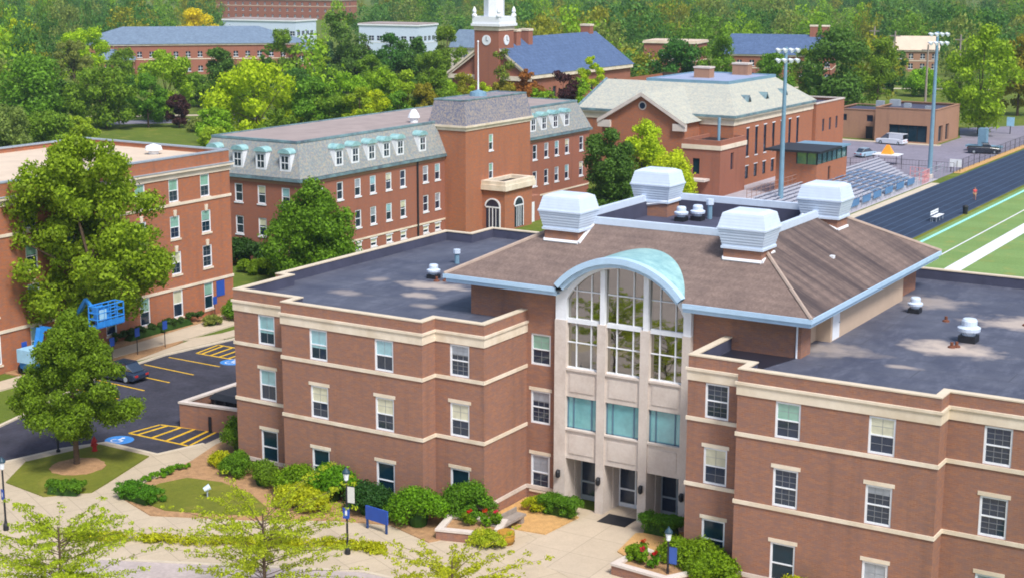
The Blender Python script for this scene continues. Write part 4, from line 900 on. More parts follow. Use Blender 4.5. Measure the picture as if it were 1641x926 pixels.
sheet('lawn', [(-66.0, 64.7), (-66.1, 66.7), (-65.4, 68.4), (-63.0, 68.9), (-60.2, 68.3), (-57.6, 66.8), (-56.9, 65.7), (-59.5, 64.4), (-62.4, 63.3), (-64.2, 63.6)], Zg+.18, M['grass_dry'], .05)
sheet('mulch_bed', [(-43.4, 71.6), (-41.5, 71.8), (-41.2, 75.2), (-43.4, 76.3), (-45.6, 76.6), (-45.6, 73.0)], Zg+.16, M['mulch_tan'], .06)
sheet('mulch_bed', [(-36.8, 71.6), (-37.2, 74.6), (-34.9, 76.3), (-33.1, 76.6), (-33.1, 71.9), (-30, 70.6), (-20, 70.6), (-20, 66.6), (-33.6, 69.6), (-35.6, 70.9)], Zg+.16, M['mulch_tan'], .06)
# painted markings
b = MB()
def stripe(p, q, w_, z=Zg+.012):
    d = Vector((q[0]-p[0], q[1]-p[1])); d.normalize(); n_ = Vector((-d.y, d.x))*w_/2
    b.poly([(p[0]-n_.x, p[1]-n_.y, z), (q[0]-n_.x, q[1]-n_.y, z), (q[0]+n_.x, q[1]+n_.y, z), (p[0]+n_.x, p[1]+n_.y, z)])
for y0, y1 in ((90.7, 90.6), (87.9, 87.6), (85.2, 84.9), (82.5, 82.2), (79.8, 79.5)): stripe((-88.2, y0), (-82.6, y1), .17)
for q in ([(-87.2, 92.9), (-87.6, 96.0), (-83.2, 95.9), (-83.2, 92.9)], [(-75.7, 73.7), (-75.3, 76.3), (-70.8, 77.1), (-70.2, 73.7)]):
    for i in range(4): stripe(q[i], q[(i+1) % 4], .2, Zg+.012)
    for t in (.14, .38, .62, .86):
        l_ = lambda a, c: (q[a][0]+(q[c][0]-q[a][0])*t, q[a][1]+(q[c][1]-q[a][1])*t)
        stripe(l_(0, 3), l_(1, 2), .24, Zg+.016)
struct('parking_marking', b, M['yellow'])
for x, y in ((-75.1, 72.2), (-82.7, 92.2)):
    disc('parking_symbol', x, y, 1.0, .95, Zg+.014, M['blue_paint'], jit=0)
    b = MB(); z = Zg+.018
    for (u, v, a, c) in ((-.1, .45, .12, .12), ): b.poly([(x+u+.14*math.cos(t*.785), y+v+.14*math.sin(t*.785), z) for t in range(8)])
    b.poly([(x-.16, y-.05, z), (x-.02, y-.05, z), (x-.02, y+.3, z), (x-.16, y+.3, z)]); b.poly([(x-.02, y-.05, z), (x+.35, y-.05, z), (x+.35, y+.07, z), (x-.02, y+.07, z)]); b.poly([(x+.25, y-.4, z), (x+.37, y-.4, z), (x+.37, y-.05, z), (x+.25, y-.05, z)])
    for t in range(10):
        a0, a1 = 2.2+t*.4, 2.6+t*.4; b.poly([(x-.08+.42*math.cos(a0), y-.22+.36*math.sin(a0), z), (x-.08+.42*math.cos(a1), y-.22+.36*math.sin(a1), z), (x-.08+.33*math.cos(a1), y-.22+.28*math.sin(a1), z), (x-.08+.33*math.cos(a0), y-.22+.28*math.sin(a0), z)])
    struct('parking_symbol', b, M['white_paint'])
# athletics field
sheet('field', [(-53.4, 120), (40, 120), (40, 330), (-53.4, 330)], Zg+.01, M['turf'])
sheet('track', [(-64.4, 120), (-53.4, 120), (-53.4, 345), (-64.4, 345)], Zg+.012, M['track'])
b = MB()
for i in range(9): x = -64.2+i*1.32; b.poly([(x-.04, 120, Zg+.018), (x+.04, 120, Zg+.018), (x+.04, 345, Zg+.018), (x-.04, 345, Zg+.018)])
struct('track_lane_line', b, mat('lane_line_paint', srgb(80, 102, 130), .8, .1, 2))
sheet('field_line', [(-52.2, 120), (-51.75, 120), (-51.75, 330), (-52.2, 330)], Zg+.018, mat('turquoise_line', srgb(150, 220, 210), .8, .1, 2))
sheet('field_line', [(-47.7, 120), (-47.5, 120), (-47.5, 330), (-47.7, 330)], Zg+.018, M['white_paint'])
sheet('field_line', [(-45.0, 120), (-43.2, 120), (-43.2, 330), (-45.0, 330)], Zg+.018, M['white_paint'])
sheet('dry_verge', [(-53.5, 120), (-52.9, 120), (-52.9, 330), (-53.5, 330)], Zg+.016, M['grass_dry'])
sheet('kerb_strip', [(-65.6, 120), (-64.4, 120), (-64.4, 227), (-65.6, 227)], Zg+.06, M['kerb'], .1)
sheet('kerb_strip', [(-66.1, 240), (-64.9, 240), (-64.9, 330), (-66.1, 330)], Zg+.1, M['mulch_tan'], .12)
sheet('car_park', [(-101, 232), (-66.1, 232), (-66.1, 318), (-76, 318), (-79, 293), (-79, 274.6), (-101, 278)], Zg+.008, M['asphalt_pale'])
sheet('car_park', [(-79.5, 292), (-66.1, 292), (-66.1, 330), (-84, 308)], Zg+.009, M['asphalt_pale'])
sheet('concourse', [(-101, 180), (-66, 180), (-66, 232), (-87, 236), (-101, 236)], Zg+.007, mat('pale_concourse', srgb(168, 164, 172), .9, .1, .3, fine=.1))
sheet('campus_road', [(-236, 226), (-230, 221), (-205, 247), (-210, 252)], Zg+.02, M['asphalt_pale'])
sheet('campus_path', [(-250, 228), (-248, 225), (-220, 252), (-222, 254)], Zg+.02, M['concrete_walk'])
sheet('far_road', [(-150, 386), (-100, 410), (-101, 413), (-152, 389)], Zg+.02, M['kerb'])
# ------------------------------------------------------------------ walled bin yard beside the building
YD = thing('bin_enclosure', 'low brown brick yard wall with pale coping beside the painted bay', 'walled yard', (-70, 79, ZG))
yp = [(-65.35, 83.0), (-73.7, 83.0), (-73.7, 76.6), (-69.0, 77.2), (-65.35, 77.6)]
m = MB(); band(m, yp, ZG, 1.12, 0, .3); m.build('wall', M['brick_tan' if 0 else 'brick_brown'], YD)
m = MB(); band(m, yp, 1.122, 1.26, .06, .36); m.build('coping', M['stone'], YD)
m = MB(); m.box(-73.75, -73.4, 78.2, 80.6, ZG+.2, 1.0); m.build('gate', M['black_metal'], YD)
m = MB(); m.box(-73.85, -73.7, 76.9, 77.2, ZG, .6); m.box(-71.2, -71.0, 76.75, 76.85, ZG, .5); m.build('bollard', M['black_metal'], YD)
sheet('yard_floor', [(-65.3, 82.7), (-73.5, 82.7), (-73.5, 77), (-65.3, 77.4)], ZG+.02, M['asphalt'])
DU = thing('refuse_container', 'dark steel refuse container standing inside the brick yard', 'container', (-71.6, 80.2, ZG))
m = MB(); m.frustum((-72.8, -69.6, 79.2, 81.2), ZG+.15, (-73.0, -69.4, 79.0, 81.5), 1.0, cap=True); bo = m.build('bin_body', M['black_metal'], DU)
m = MB(); m.frustum((-73.1, -69.3, 78.9, 81.6), 1.01, (-73.0, -69.4, 79.4, 81.5), 1.3, cap=True); m.build('lid', M['black_metal'], DU)
for x in (-72.6, -71.7, -70.8, -69.8): m = MB(); m.box(x, x+.12, 78.88, 79.05, .2, .95); m.build('rib', M['black_metal'], DU)

# ------------------------------------------------------------------ grandstand, press box, floodlights
GS = thing('grandstand', 'grey stepped grandstand with blue seat blocks facing the running track', 'grandstand', (-72, 208, ZG))
n = 11; s0, s1 = 186.5, 239.0
ga = MB(); gb = MB()
for i in range(n):
    x1 = -66.6-i*1.0; z = .0+i*.11
    ga.box(x1-1.0, x1, s0, s1-(n-i)*1.4, ZG, z)
    ga.box(x1-.62, x1-.28, s0+.3, s1-(n-i)*1.4-.3, z+.28, z+.33); 
    for y in np.arange(s0+1, s1-16, 3.0): ga.box(x1-.5, x1-.4, y, y+.08, z, z+.28)
    for y0_, y1_ in ((207.0, 210.2), (211.6, 214.8), (216.2, 219.4), (220.6, 223.2)):
        if i > 8: continue
        gb.box(x1-.66, x1-.24, y0_, y1_, z+.332, z+.40)
ga.build('bench_row', mat('aluminium_bench', srgb(168, 170, 182), .6, .1, .8), GS)
gb.build('seat_block', mat('blue_seats', srgb(100, 128, 162), .6, .15, .8), GS)
m = MB()
for y in np.arange(s0, s1, 2.0): m.tube((-66.45, y, ZG), (-66.45, y, 1.35), .035, n=5)
for z in (.7, 1.35): m.tube((-66.45, s0, z), (-66.45, s1-3, z), .035, n=5)
m.build('front_rail', M['grey_metal'], GS)
m = MB()
for y in np.arange(s0, 204, 1.6): m.tube((-77.9, y, ZG), (-77.9, y, 2.4), .04, n=5)
for z in (1.3, 1.85, 2.4): m.tube((-77.9, s0, z), (-77.9, 204, z), .035, n=5)
m.build('rear_rail', mat('rusty_rail', srgb(150, 120, 110), .7, .1, 2), GS)
m = MB(); [m.box(-66.44, -66.38, y, y+3.2, 0, .9) for y in (194, 198.6, 203, 208, 213, 218)]; m.build('front_banner', mat('blue_banner', srgb(84, 126, 170), .6, .1, 1), GS)
PB = thing('press_box', 'brick press box with a dark overhanging roof and green glass front on the stand', 'press box', (-78, 210, ZG))
qa, qb, ra, rb = -81.0, -75.0, 204.0, 216.2
m = MB(); wall(m, (qa, ra), (qb, ra), ZG, 3.9); wall(m, (qb, ra), (qb, rb), ZG, 3.9, [(4.6, 5.6, 1.3, 3.2)], .3); wall(m, (qb, rb), (qa, rb), ZG, 5.6); wall(m, (qa, rb), (qa, ra), ZG, 5.6); wall(m, (qa, ra), (-78, ra), 3.9, 5.6); m.build('wall', M['brick_orange'], PB)
m = MB(); m.box(-78, qb-.05, ra+.05, rb-.05, 3.9, 5.6); wn = m.build('glazing', glass('green_glass', srgb(78, 122, 112), .08, .2), PB)
m = MB(); [m.box(qb-.06, qb+.05, y, y+.1, 3.9, 5.6) for y in np.arange(ra+.1, rb, 1.97)]; [m.box(x, x+.1, ra-.05, ra+.06, 3.9, 5.6) for x in (-78, -76.5, -75.1)]; m.build('mullion', M['black_metal'], wn)
m = MB(); m.box(qa-1.2, qb+.9, ra-1.2, 211.5, 5.6, 5.9); m.build('roof', M['black_metal'], PB); m = MB(); m.box(qa-.6, qb+.4, 211.52, rb+.4, 5.5, 5.72); m.build('low_roof', M['pole_blue'], PB)
m = MB(); m.box(qb-.3, qb-.2, ra+4.6, ra+5.6, 1.3, 3.2); m.build('door', M['black_metal'], PB)
def floodlight(x, y, h, label, n_=3):
    o = thing('floodlight_mast', label, 'floodlight', (x, y, ZG), 'floodlight masts by the running track')
    m = MB(); m.tube((x, y, ZG), (x, y, h), .36, .2, n=12); m.build('mast', M['pole_blue'], o)
    m = MB(); m.lathe((x, y, ZG), [(.6, 0), (.6, .5), (.45, .6)], 12); m.build('base', M['stone'], o)
    for k, z in enumerate((h-1.6, h-.3)):
        m = MB(); u_ = Vector((.75, .66)).normalized(); p = Vector((x, y)); w_ = 1.5
        a, b = p-u_*w_, p+u_*w_; m.tube((a.x, a.y, z), (b.x, b.y, z), .08); q = m.build('crossarm', M['grey_metal'], o)
        for t in (-1.3, -.43, .43, 1.3):
            c = p+u_*t; d = Vector((.9, -.3)); m = MB(); m.tube((c.x, c.y, z+.05), (c.x+d.x*.55, c.y+d.y*.4, z-.2), .16, .3, n=12); m.build('lamp', M['lens'], q)
floodlight(-75.0, 191, 20.6, 'tall blue-grey floodlight mast rising behind the vent towers in front of the gym')
floodlight(-67.6, 232.7, 21.3, 'tall floodlight mast at the track fence in front of the field house')
def fence(name, label, pts, h, step, mt, rails=(.5, 1), r_=.04):
    o = thing(name, label, 'fence', (*pts[0], ZG)); m = MB(); k = MB()
    for i in range(len(pts)-1):
        a, b = Vector(pts[i]), Vector(pts[i+1]); L = (b-a).length; nn = max(1, int(L/step))
        for j in range(nn+(i == len(pts)-2)):
            p = a+(b-a)*j/nn; m.tube((p.x, p.y, ZG), (p.x, p.y, ZG+h), r_, n=6)
        for t in rails: k.tube((a.x, a.y, ZG+h*t), (b.x, b.y, ZG+h*t), r_*.7, n=5)
        for j in range(int(L/.5)):
            p = a+(b-a)*(j*.5/L); k.tube((p.x, p.y, ZG+.05), (p.x, p.y, ZG+h), .012, n=3, caps=False)
    m.build('post', mt, o); k.build('mesh_rail', mt, o); return o
fence('chain_fence', 'dark post and mesh fence along the far end of the running track', [(-65.8, 241), (-65.8, 330)], 1.8, 3.2, M['black_metal'])
fence('chain_fence', 'dark mesh fence between the grandstand and the car park', [(-66, 240), (-77, 240), (-84, 236)], 1.6, 2.6, M['black_metal'])
fence('barrier_fence', 'pinkish red barrier fence beside the foot of the floodlight mast', [(-69.6, 229.5), (-66.4, 228.4), (-66.2, 224.5)], 1.9, .7, mat('pink_fence', srgb(214, 140, 140), .7, .15, 2), (.3, .65, 1), .05)
# ------------------------------------------------------------------ vehicles
def loft(m, secs, mi=0, n=10):
    """secs: (x, half width, z0, z1, rounding) -> rounded section rings along x"""
    rings = []
    for x, w_, z0, z1, k in secs:
        base = len(m.v); c = [(-w_, z0), (w_, z0), (w_, z1-k), (w_-k*.7, z1), (-w_+k*.7, z1), (-w_, z1-k)]
        for (y, z) in c: m.v.append((x, y, z))
        rings.append(base)
    for a, b in zip(rings, rings[1:]):
        for i in range(6): j = (i+1) % 6; m.f.append((a+i, b+i, b+j, a+j)); m.m.append(mi)
    m.f += [tuple(range(rings[0], rings[0]+6)), tuple(reversed(range(rings[-1], rings[-1]+6)))]; m.m += [mi, mi]
def vehicle(name, label, cat, x, y, rot, paint, kind='car', group=None):
    o = thing(name, label, cat, (0, 0, 0), group)
    m = MB(); L = 2.25 if kind == 'car' else 2.75; w_ = .9 if kind == 'car' else 1.0
    hb = .86 if kind == 'car' else 1.1
    loft(m, [(-L, w_*.82, .38, hb*.78, .1), (-L+.12, w_*.94, .26, hb*.95, .14), (-L*.5, w_, .22, hb+.02, .1), (L*.35, w_, .22, hb, .1), (L-.25, w_*.95, .26, hb*.86, .16), (L, w_*.8, .36, hb*.7, .14)]); m.build('body', paint, o)
    if kind == 'car': cab = [(-L+.35, .62*w_, hb, hb+.02, .01), (-L*.55, .74*w_, hb-.02, hb+.56, .12), (.15, .76*w_, hb-.02, hb+.6, .12), (L*.48, .80*w_, hb-.03, hb+.02, .01)]
    elif kind == 'van': cab = [(-L+.1, .9*w_, hb-.05, hb+.85, .12), (.6, .9*w_, hb-.05, hb+.9, .14), (L*.62, .88*w_, hb-.05, hb+.05, .02)]
    else: cab = [(-.35, .82*w_, hb-.02, hb+.62, .1), (.7, .84*w_, hb-.02, hb+.66, .12), (L*.5, .86*w_, hb-.03, hb+.03, .02)]
    m = MB(); loft(m, cab); g = m.build('windows', M['car_glass'], o)
    top = [c for c in cab if c[3] > hb+.3]; m = MB(); m.prism([(top[0][0]-.02, -top[0][1]+.07), (top[-1][0]+.05, -top[-1][1]+.08), (top[-1][0]+.05, top[-1][1]-.08), (top[0][0]-.02, top[0][1]-.07)], top[0][3]-.02, top[-1][3]+.03); m.build('roof', paint, o)
    if kind == 'van': m = MB(); m.box(-L+.1, .1, -w_*.92, w_*.92, hb, hb+.82); m.build('cargo_side', paint, o)
    if kind == 'truck':
        m = MB(); m.box(-L+.15, -.5, -w_*.85, w_*.85, hb-.02, hb+.06); m.build('bed', M['black_metal'], o)
    for sx in (-1, 1):
        for sy in (-1, 1):
            m = MB(); c = (sx*L*.62, sy*(w_-.12), .33); m.tube((c[0], c[1]-.11, .33), (c[0], c[1]+.11, .33), .33, n=16); q = m.build('wheel', M['tyre'], o)
            m = MB(); m.tube((c[0], c[1]+sy*.1, .33), (c[0], c[1]+sy*.125, .33), .2, n=12); m.build('rim', M['grey_metal'], q)
    for s in (-1, 1):
        m = MB(); m.box(L-.1, L+.01, s*w_*.62-.16, s*w_*.62+.16, hb*.58, hb*.74); m.build('headlight', M['lens'], o)
        m = MB(); m.box(-L-.01, -L+.1, s*w_*.62-.16, s*w_*.62+.16, hb*.62, hb*.8); m.build('tail_light', M['red'], o)
    o.location = (x, y, ZG+.01); o.rotation_euler = (0, 0, R(rot)); return o
paint = lambda n_, c: mat(n_, c, .25, .03, 1, spec=.6)
vehicle('parked_car', 'dark blue saloon parked in the near car park behind the round lawn tree', 'car', -86.6, 83.75, 180, paint('dark_car_paint', srgb(34, 48, 70)))
vehicle('parked_car', 'pale silver-blue car parked in front of the tan field house', 'car', -84.6, 253.2, 75, paint('silver_car_paint', srgb(150, 178, 200)))
vehicle('delivery_van', 'white van parked before the dark garage window of the field house', 'van', -86.6, 273.3, 170, paint('white_van_paint', srgb(210, 216, 226)), 'van')
vehicle('pickup_truck', 'dark pickup truck parked by the fence at the far end of the track', 'truck', -68.9, 268.5, 20, paint('black_truck_paint', srgb(36, 42, 56)), 'truck')
UT = thing('utility_trailer', 'blue utility trailer with an upright blue box beside the dark pickup', 'trailer', (-69.5, 271, ZG))
m = MB(); m.box(-72.6, -66.6, 270.5, 272.4, .1, .45); m.build('deck', M['pole_blue'], UT)
m = MB(); m.box(-70.6, -69.2, 270.7, 272.2, .45, 3.4); m.build('equipment_box', M['pole_blue'], UT)
for x in (-71.5, -67.6): m = MB(); m.tube((x, 270.3, -.2), (x, 270.55, -.2), .4, n=12); m.build('wheel', M['tyre'], UT)
CT = thing('canopy_table', 'white canopy top with an orange peaked cover in the car park', 'canopy', (-78.3, 245.5, ZG))
m = MB(); m.box(-80.4, -76.2, 243.8, 247, .9, 1.05); m.build('table_top', M['white'], CT)
for x in (-80.2, -76.4):
    for y in (244, 246.8): m = MB(); m.tube((x, y, ZG), (x, y, .9), .05); m.build('leg', M['black_metal'], CT)
m = MB(); m.frustum((-79.2, -77.4, 244.6, 246.2), 1.05, (-78.5, -78.1, 245.2, 245.6), 2.5, cap=True); m.build('orange_cover', M['orange'], CT)
SB = thing('sign_board', 'white board hung on the fence beside the running track', 'sign', (-65.9, 243.5, ZG)); m = MB(); m.box(-67.0, -65.2, 241.2, 241.3, ZG+.8, ZG+2.0); m.build('panel', M['white'], SB)
m = MB(); m.tube((-66.8, 241.35, ZG), (-66.8, 241.35, ZG+2), .05); m.build('post', M['black_metal'], SB); m = MB(); m.tube((-65.4, 241.35, ZG), (-65.4, 241.35, ZG+2), .05); m.build('post', M['black_metal'], SB)
SB = thing('sign_board', 'pale blue board on a post at the right edge of the far car park', 'sign', (-72.9, 302.5, ZG)); m = MB(); m.box(-73.6, -72.2, 302.4, 302.5, .9, 2.6); m.build('panel', M['lift_pale'], SB); m = MB(); m.tube((-72.9, 302.6, ZG), (-72.9, 302.6, 2.4), .09); m.build('post', M['black_metal'], SB)
TBN = thing('track_bench', 'white team bench with a back standing at the inner edge of the track', 'bench', (-54.6, 193.5, ZG))
m = MB(); [m.box(-55.2+q, -55.0+q, 191.9, 195.2, .0, .05) for q in (0, .24, .48)]; m.build('seat', M['white'], TBN)
m = MB(); [m.box(-55.35, -55.3, 191.9, 195.2, z, z+.2) for z in (.2, .5)]; m.build('backrest', M['white'], TBN)
for y in (192.1, 193.5, 194.9): m = MB(); m.tube((-55.1, y, ZG), (-55.1, y, 0), .04); m.tube((-54.6, y, ZG), (-54.6, y, 0), .04); m.tube((-55.3, y, ZG), (-55.35, y, .7), .04); m.build('leg', M['grey_metal'], TBN)
BN = thing('waste_bin', 'small black bin on the grass verge beside the track', 'bin', (-53.3, 200.5, ZG)); m = MB(); m.lathe((-53.3, 200.5, ZG), [(.3, 0), (.36, .9), (.4, .92), (.4, 1.0)], 12); m.build('bin_body', M['black_metal'], BN); m = MB(); m.lathe((-53.3, 200.5, ZG+1.0), [(.38, 0), (.3, .14), (.05, .2)], 12); m.build('lid', M['black_metal'], BN)
# person walking on the track
def person(x, y, face):
    o = thing('person', 'person in a light red shirt and tan shorts walking on the dark track', 'person', (0, 0, 0))
    V = [(0, 0, .95), (0, 0, 1.15), (0, .01, 1.38), (0, .01, 1.48), (0, -.01, 1.62), (0, -.01, 1.72),
         (.10, 0, .90), (.11, -.16, .50), (.11, -.12, .09), (.11, -.25, .04), (-.10, 0, .90), (-.11, .10, .50), (-.11, .30, .13), (-.11, .20, .05),
         (.19, .01, 1.38), (.25, .10, 1.12), (.24, .02, .88), (.24, -.02, .80), (-.19, .01, 1.38), (-.25, -.02, 1.12), (-.23, -.16, .92), (-.22, -.22, .86)]
    E = [(0, 1), (1, 2), (2, 3), (3, 4), (4, 5), (0, 6), (6, 7), (7, 8), (8, 9), (0, 10), (10, 11), (11, 12), (12, 13), (2, 14), (14, 15), (15, 16), (16, 17), (2, 18), (18, 19), (19, 20), (20, 21)]
    rad = [.14, .13, .15, .06, .09, .075, .095, .06, .042, .035, .095, .06, .042, .035, .06, .045, .033, .03, .06, .045, .033, .03]
    def skin(name, V, E, rad, mt, parent):
        me = bpy.data.meshes.new(name); me.from_pydata(V, E, []); ob = bpy.data.objects.new(name, me); col.objects.link(ob); ob.parent = parent
        md = ob.modifiers.new('Skin', 'SKIN'); 
        for i, v in enumerate(me.skin_vertices[0].data if me.skin_vertices else []): v.radius = (rad[i], rad[i])
        ob.modifiers.new('Sub', 'SUBSURF').levels = 2; me.materials.append(mt); return ob
    def skinned(name, V, E, rad, mt, parent):
        import bmesh
        bm = bmesh.new(); lay = bm.verts.layers.skin.verify(); vs = [bm.verts.new(v) for v in V]
        for i, v in enumerate(vs): v[lay].radius = (rad[i], rad[i]); v[lay].use_root = (i == 0)
        for a, b in E: bm.edges.new((vs[a], vs[b]))
        me = bpy.data.meshes.new(name); bm.to_mesh(me); bm.free(); ob = bpy.data.objects.new(name, me); col.objects.link(ob); ob.parent = parent
        ob.modifiers.new('Skin', 'SKIN'); sb = ob.modifiers.new('Smooth', 'SUBSURF'); sb.levels = sb.render_levels = 2; me.materials.append(mt); return ob
    skinned('body', V, E, rad, M['skin'], o)
    skinned('shirt', [(0, 0, .98), (0, 0, 1.15), (0, .01, 1.36), (.2, .01, 1.38), (.245, .07, 1.2), (-.2, .01, 1.38), (-.245, 0, 1.2)], [(0, 1), (1, 2), (2, 3), (3, 4), (2, 5), (5, 6)], [.165, .16, .175, .085, .065, .085, .065], M['shirt'], o)
    skinned('shorts', [(0, 0, .96), (.1, -.01, .86), (.115, -.13, .58), (-.1, .01, .86), (-.115, .08, .58)], [(0, 1), (1, 2), (0, 3), (3, 4)], [.16, .125, .095, .125, .095], M['shorts'], o)
    skinned('hair', [(0, .02, 1.69), (0, .0, 1.76)], [(0, 1)], [.088, .07], M['hair'], o)
    o.location = (x, y, ZG+.02); o.rotation_euler = (0, 0, R(face)); return o
person(-55.6, 213.5, 20)
# ------------------------------------------------------------------ boom lift by the dormitory
BL = thing('boom_lift', 'blue boom lift on the walk, its empty work basket raised over the car park', 'boom lift', (-93, 81.5, ZG))
m = MB(); m.box(-94.0, -91.9, 80.3, 83.2, 0.0, .55); m.build('chassis', M['lift_blue'], BL)
for x in (-94.05, -91.85):
    for y in (80.7, 82.8): m = MB(); m.tube((x-.14, y, -.12), (x+.14, y, -.12), .46, n=16); q = m.build('wheel', M['tyre'], BL); m = MB(); m.tube((x-.16, y, -.12), (x+.16, y, -.12), .22, n=12); m.build('hub', M['lift_pale'], q)
m = MB(); m.box(-93.9, -92.0, 80.0, 82.4, .56, 1.6); tr = m.build('turntable', M['lift_pale'], BL)
m = MB(); m.box(-91.99, -91.95, 80.3, 80.9, .7, 1.15); m.build('warning_plate', M['yellow'], tr); m = MB(); m.box(-91.99, -91.95, 81.1, 82.0, .7, 1.3); m.build('access_panel', M['black_metal'], tr)
m = MB(); m.tube((-93, 81.3, 1.5), (-93.2, 81.9, 3.0), .32, n=4); m.tube((-93.2, 81.9, 3.0), (-92.6, 84.2, 2.4), .24, n=4); m.build('lower_boom', M['lift_blue'], BL)
m = MB(); m.tube((-92.6, 84.2, 2.4), (-89.6, 83.4, 5.4), .2, n=4); m.tube((-89.6, 83.4, 5.4), (-87.0, 82.4, 4.4), .16, n=4); m.build('upper_boom', M['lift_blue'], BL)
bk = MB(); b0, b1, b2, b3, bz0 = -86.8, -85.9, 81.0, 83.7, 4.0
bk.box(b0, b1, b2, b3, bz0, bz0+.15)
for z in (.65, 1.15, 1.65):
    for p, q in (((b0, b2), (b1, b2)), ((b1, b2), (b1, b3)), ((b1, b3), (b0, b3)), ((b0, b3), (b0, b2))): bk.tube((*p, bz0+z), (*q, bz0+z), .055, n=6)
for x in (b0, b1):
    for y in np.linspace(b2, b3, 5): bk.tube((x, y, bz0+.05), (x, y, bz0+1.65), .055, n=6)
bk.box(b0+.05, b1-.05, 81.4, 82.2, bz0+.5, bz0+1.55); ba = bk.build('basket', M['lift_blue'], BL)
m = MB(); m.box(b1-.02, b1+.04, 81.2, 81.9, bz0+.6, bz0+1.4); m.build('control_panel', M['lift_pale'], ba); m = MB(); m.box(b1-.02, b1+.03, b2, b3, bz0+.07, bz0+.5); m.build('toe_board', M['lift_blue'], ba)
# ------------------------------------------------------------------ signs, lamps, small things
def parking_sign(x, y, label, h=2.0, mark=False):
    o = thing('parking_sign', label, 'sign', (x, y, ZG), 'blue parking signs along the walk')
    m = MB(); m.tube((x, y, ZG), (x, y, ZG+h), .035, n=6); m.build('post', M['black_metal'], o)
    m = MB(); m.box(x+.04, x+.07, y-.26, y+.26, ZG+h-.55, ZG+h+.15); m.build('panel', M['sign_blue'], o)
parking_sign(-90.7, 89.7, 'blue parking sign on a thin post in the mulch, nearest the blue lift basket', 2.2)
parking_sign(-90.6, 92.8, 'blue parking sign on a thin post in the mulch, farther from the lift basket', 2.2)
parking_sign(-90.3, 86.5, 'blue parking sign directly below the raised lift basket', 2.1)
parking_sign(-94.6, 103.4, 'blue parking sign against the hall wall below the notice board', 1.9)
parking_sign(-94.2, 81.0, 'blue parking sign behind the body of the blue boom lift', 2.4)
def lamp_post(x, y, h, label, sign=True, banner=None, face=-20):
    o = thing('lamp_post', label, 'street lamp', (0, 0, 0), 'black lamp posts along the front walk')
    m = MB(); m.lathe((0, 0, 0), [(.16, 0), (.16, .3), (.09, .45), (.06, .7), (.05, h-.7)], 12); m.build('post', M['black_metal'], o)
    m = MB(); m.lathe((0, 0, h-.72), [(.06, 0), (.12, .08), (.12, .14), (.17, .42), (.17, .46)], 12); lt = m.build('lantern', M['lens'], o)
    m = MB(); m.lathe((0, 0, h-.27), [(.22, 0), (.21, .08), (.12, .2), (.03, .3), (.03, .36)], 12); m.build('lantern_cap', mat('lantern_cap_green', srgb(38, 66, 82), .5, .1, 3), o)
    if sign: m = MB(); m.box(-.2, .2, -.09, -.06, h*.42, h*.42+.62); s = m.build('sign_panel', M['sign_blue'], o)
    if sign: m = MB(); m.box(-.06, .06, -.095, -.09, h*.42+.2, h*.42+.45); m.build('sign_mark', M['white'], s)
    if banner:
        m = MB(); m.tube((0, 0, h-1.0), (.5, 0, h-1.0), .02); m.tube((0, 0, h-1.95), (.5, 0, h-1.95), .02); m.build('banner_arm', M['black_metal'], o)
        m = MB(); m.box(.06, .48, -.01, .01, h-1.93, h-1.02); b_ = m.build('banner', banner, o)
    o.location = (x, y, ZG+.1); o.rotation_euler = (0, 0, R(face)); return o
lamp_post(-67.9, 56.3, 4.3, 'black lamp post with a blue sign at the left edge beside the wide paving')
lamp_post(-49.2, 63.6, 4.9, 'black lamp post with blue sign and pale banner in front of the shrubs', banner=mat('pale_banner', srgb(206, 206, 200), .8, .1, 3), face=10)
lamp_post(-32.6, 69.2, 3.0, 'low lamp post with a blue banner beside the entrance flower bed', sign=False, banner=mat('blue_cloth_banner', srgb(58, 88, 160), .8, .1, 3), face=5)
LM = thing('slim_pole', 'slim black pole at the lot edge behind the round lawn tree', 'pole', (-76.4, 68.0, ZG)); m = MB(); m.lathe((-76.4, 68.0, ZG), [(.14, 0), (.14, .25), (.07, .3), (.06, 4.2)], 10); m.build('shaft', M['black_metal'], LM); m = MB(); m.box(-76.7, -75.8, 67.85, 68.15, 3.6, 3.75); m.build('lamp_head', M['black_metal'], LM)
for f_, (x, y, lb) in enumerate(((-100.4, 339.1, 'slim grey utility pole rising behind the field house roof next to the floodlight mast'), (-128.4, 403.6, 'grey utility pole in the trees nearer the field house'), (-142.8, 430, 'grey utility pole in the trees above the gym annex'), (-108, 392, 'grey utility pole behind the floodlight mast by the field house'))):
    o = thing('utility_pole', lb, 'utility pole', (x, y, ZG)); m = MB(); m.tube((x, y, ZG), (x, y, 14), .3, .2); m.build('shaft', M['bench_stone'], o); m = MB(); m.box(x-1.4, x+1.4, y-.1, y+.1, 12.6, 12.9); m.build('crossarm', M['bench_stone'], o)
FH = thing('fire_hydrant', 'red fire hydrant on the lawn corner beside the car park kerb', 'hydrant', (-74.4, 69.3, ZG))
x, y, z = -74.4, 69.3, ZG+.15
m = MB(); m.lathe((x, y, z), [(.2, 0), (.2, .06), (.14, .08), (.14, .62), (.19, .64), (.19, .7), (.15, .8), (.06, .9), (.05, .98)], 14); m.build('barrel', M['red'], FH)
m = MB(); m.tube((x-.27, y, z+.5), (x+.27, y, z+.5), .07); m.build('side_nozzle', M['red'], FH); m = MB(); m.tube((x, y-.26, z+.45), (x, y, z+.45), .09); m.build('front_nozzle', M['red'], FH)
CS = thing('campus_sign', 'blue sign panel on two legs at the edge of the front walk', 'sign', (0, 0, 0))
m = MB(); m.box(-.85, .85, -.05, .05, .55, 1.35); p_ = m.build('panel', M['sign_blue'], CS)
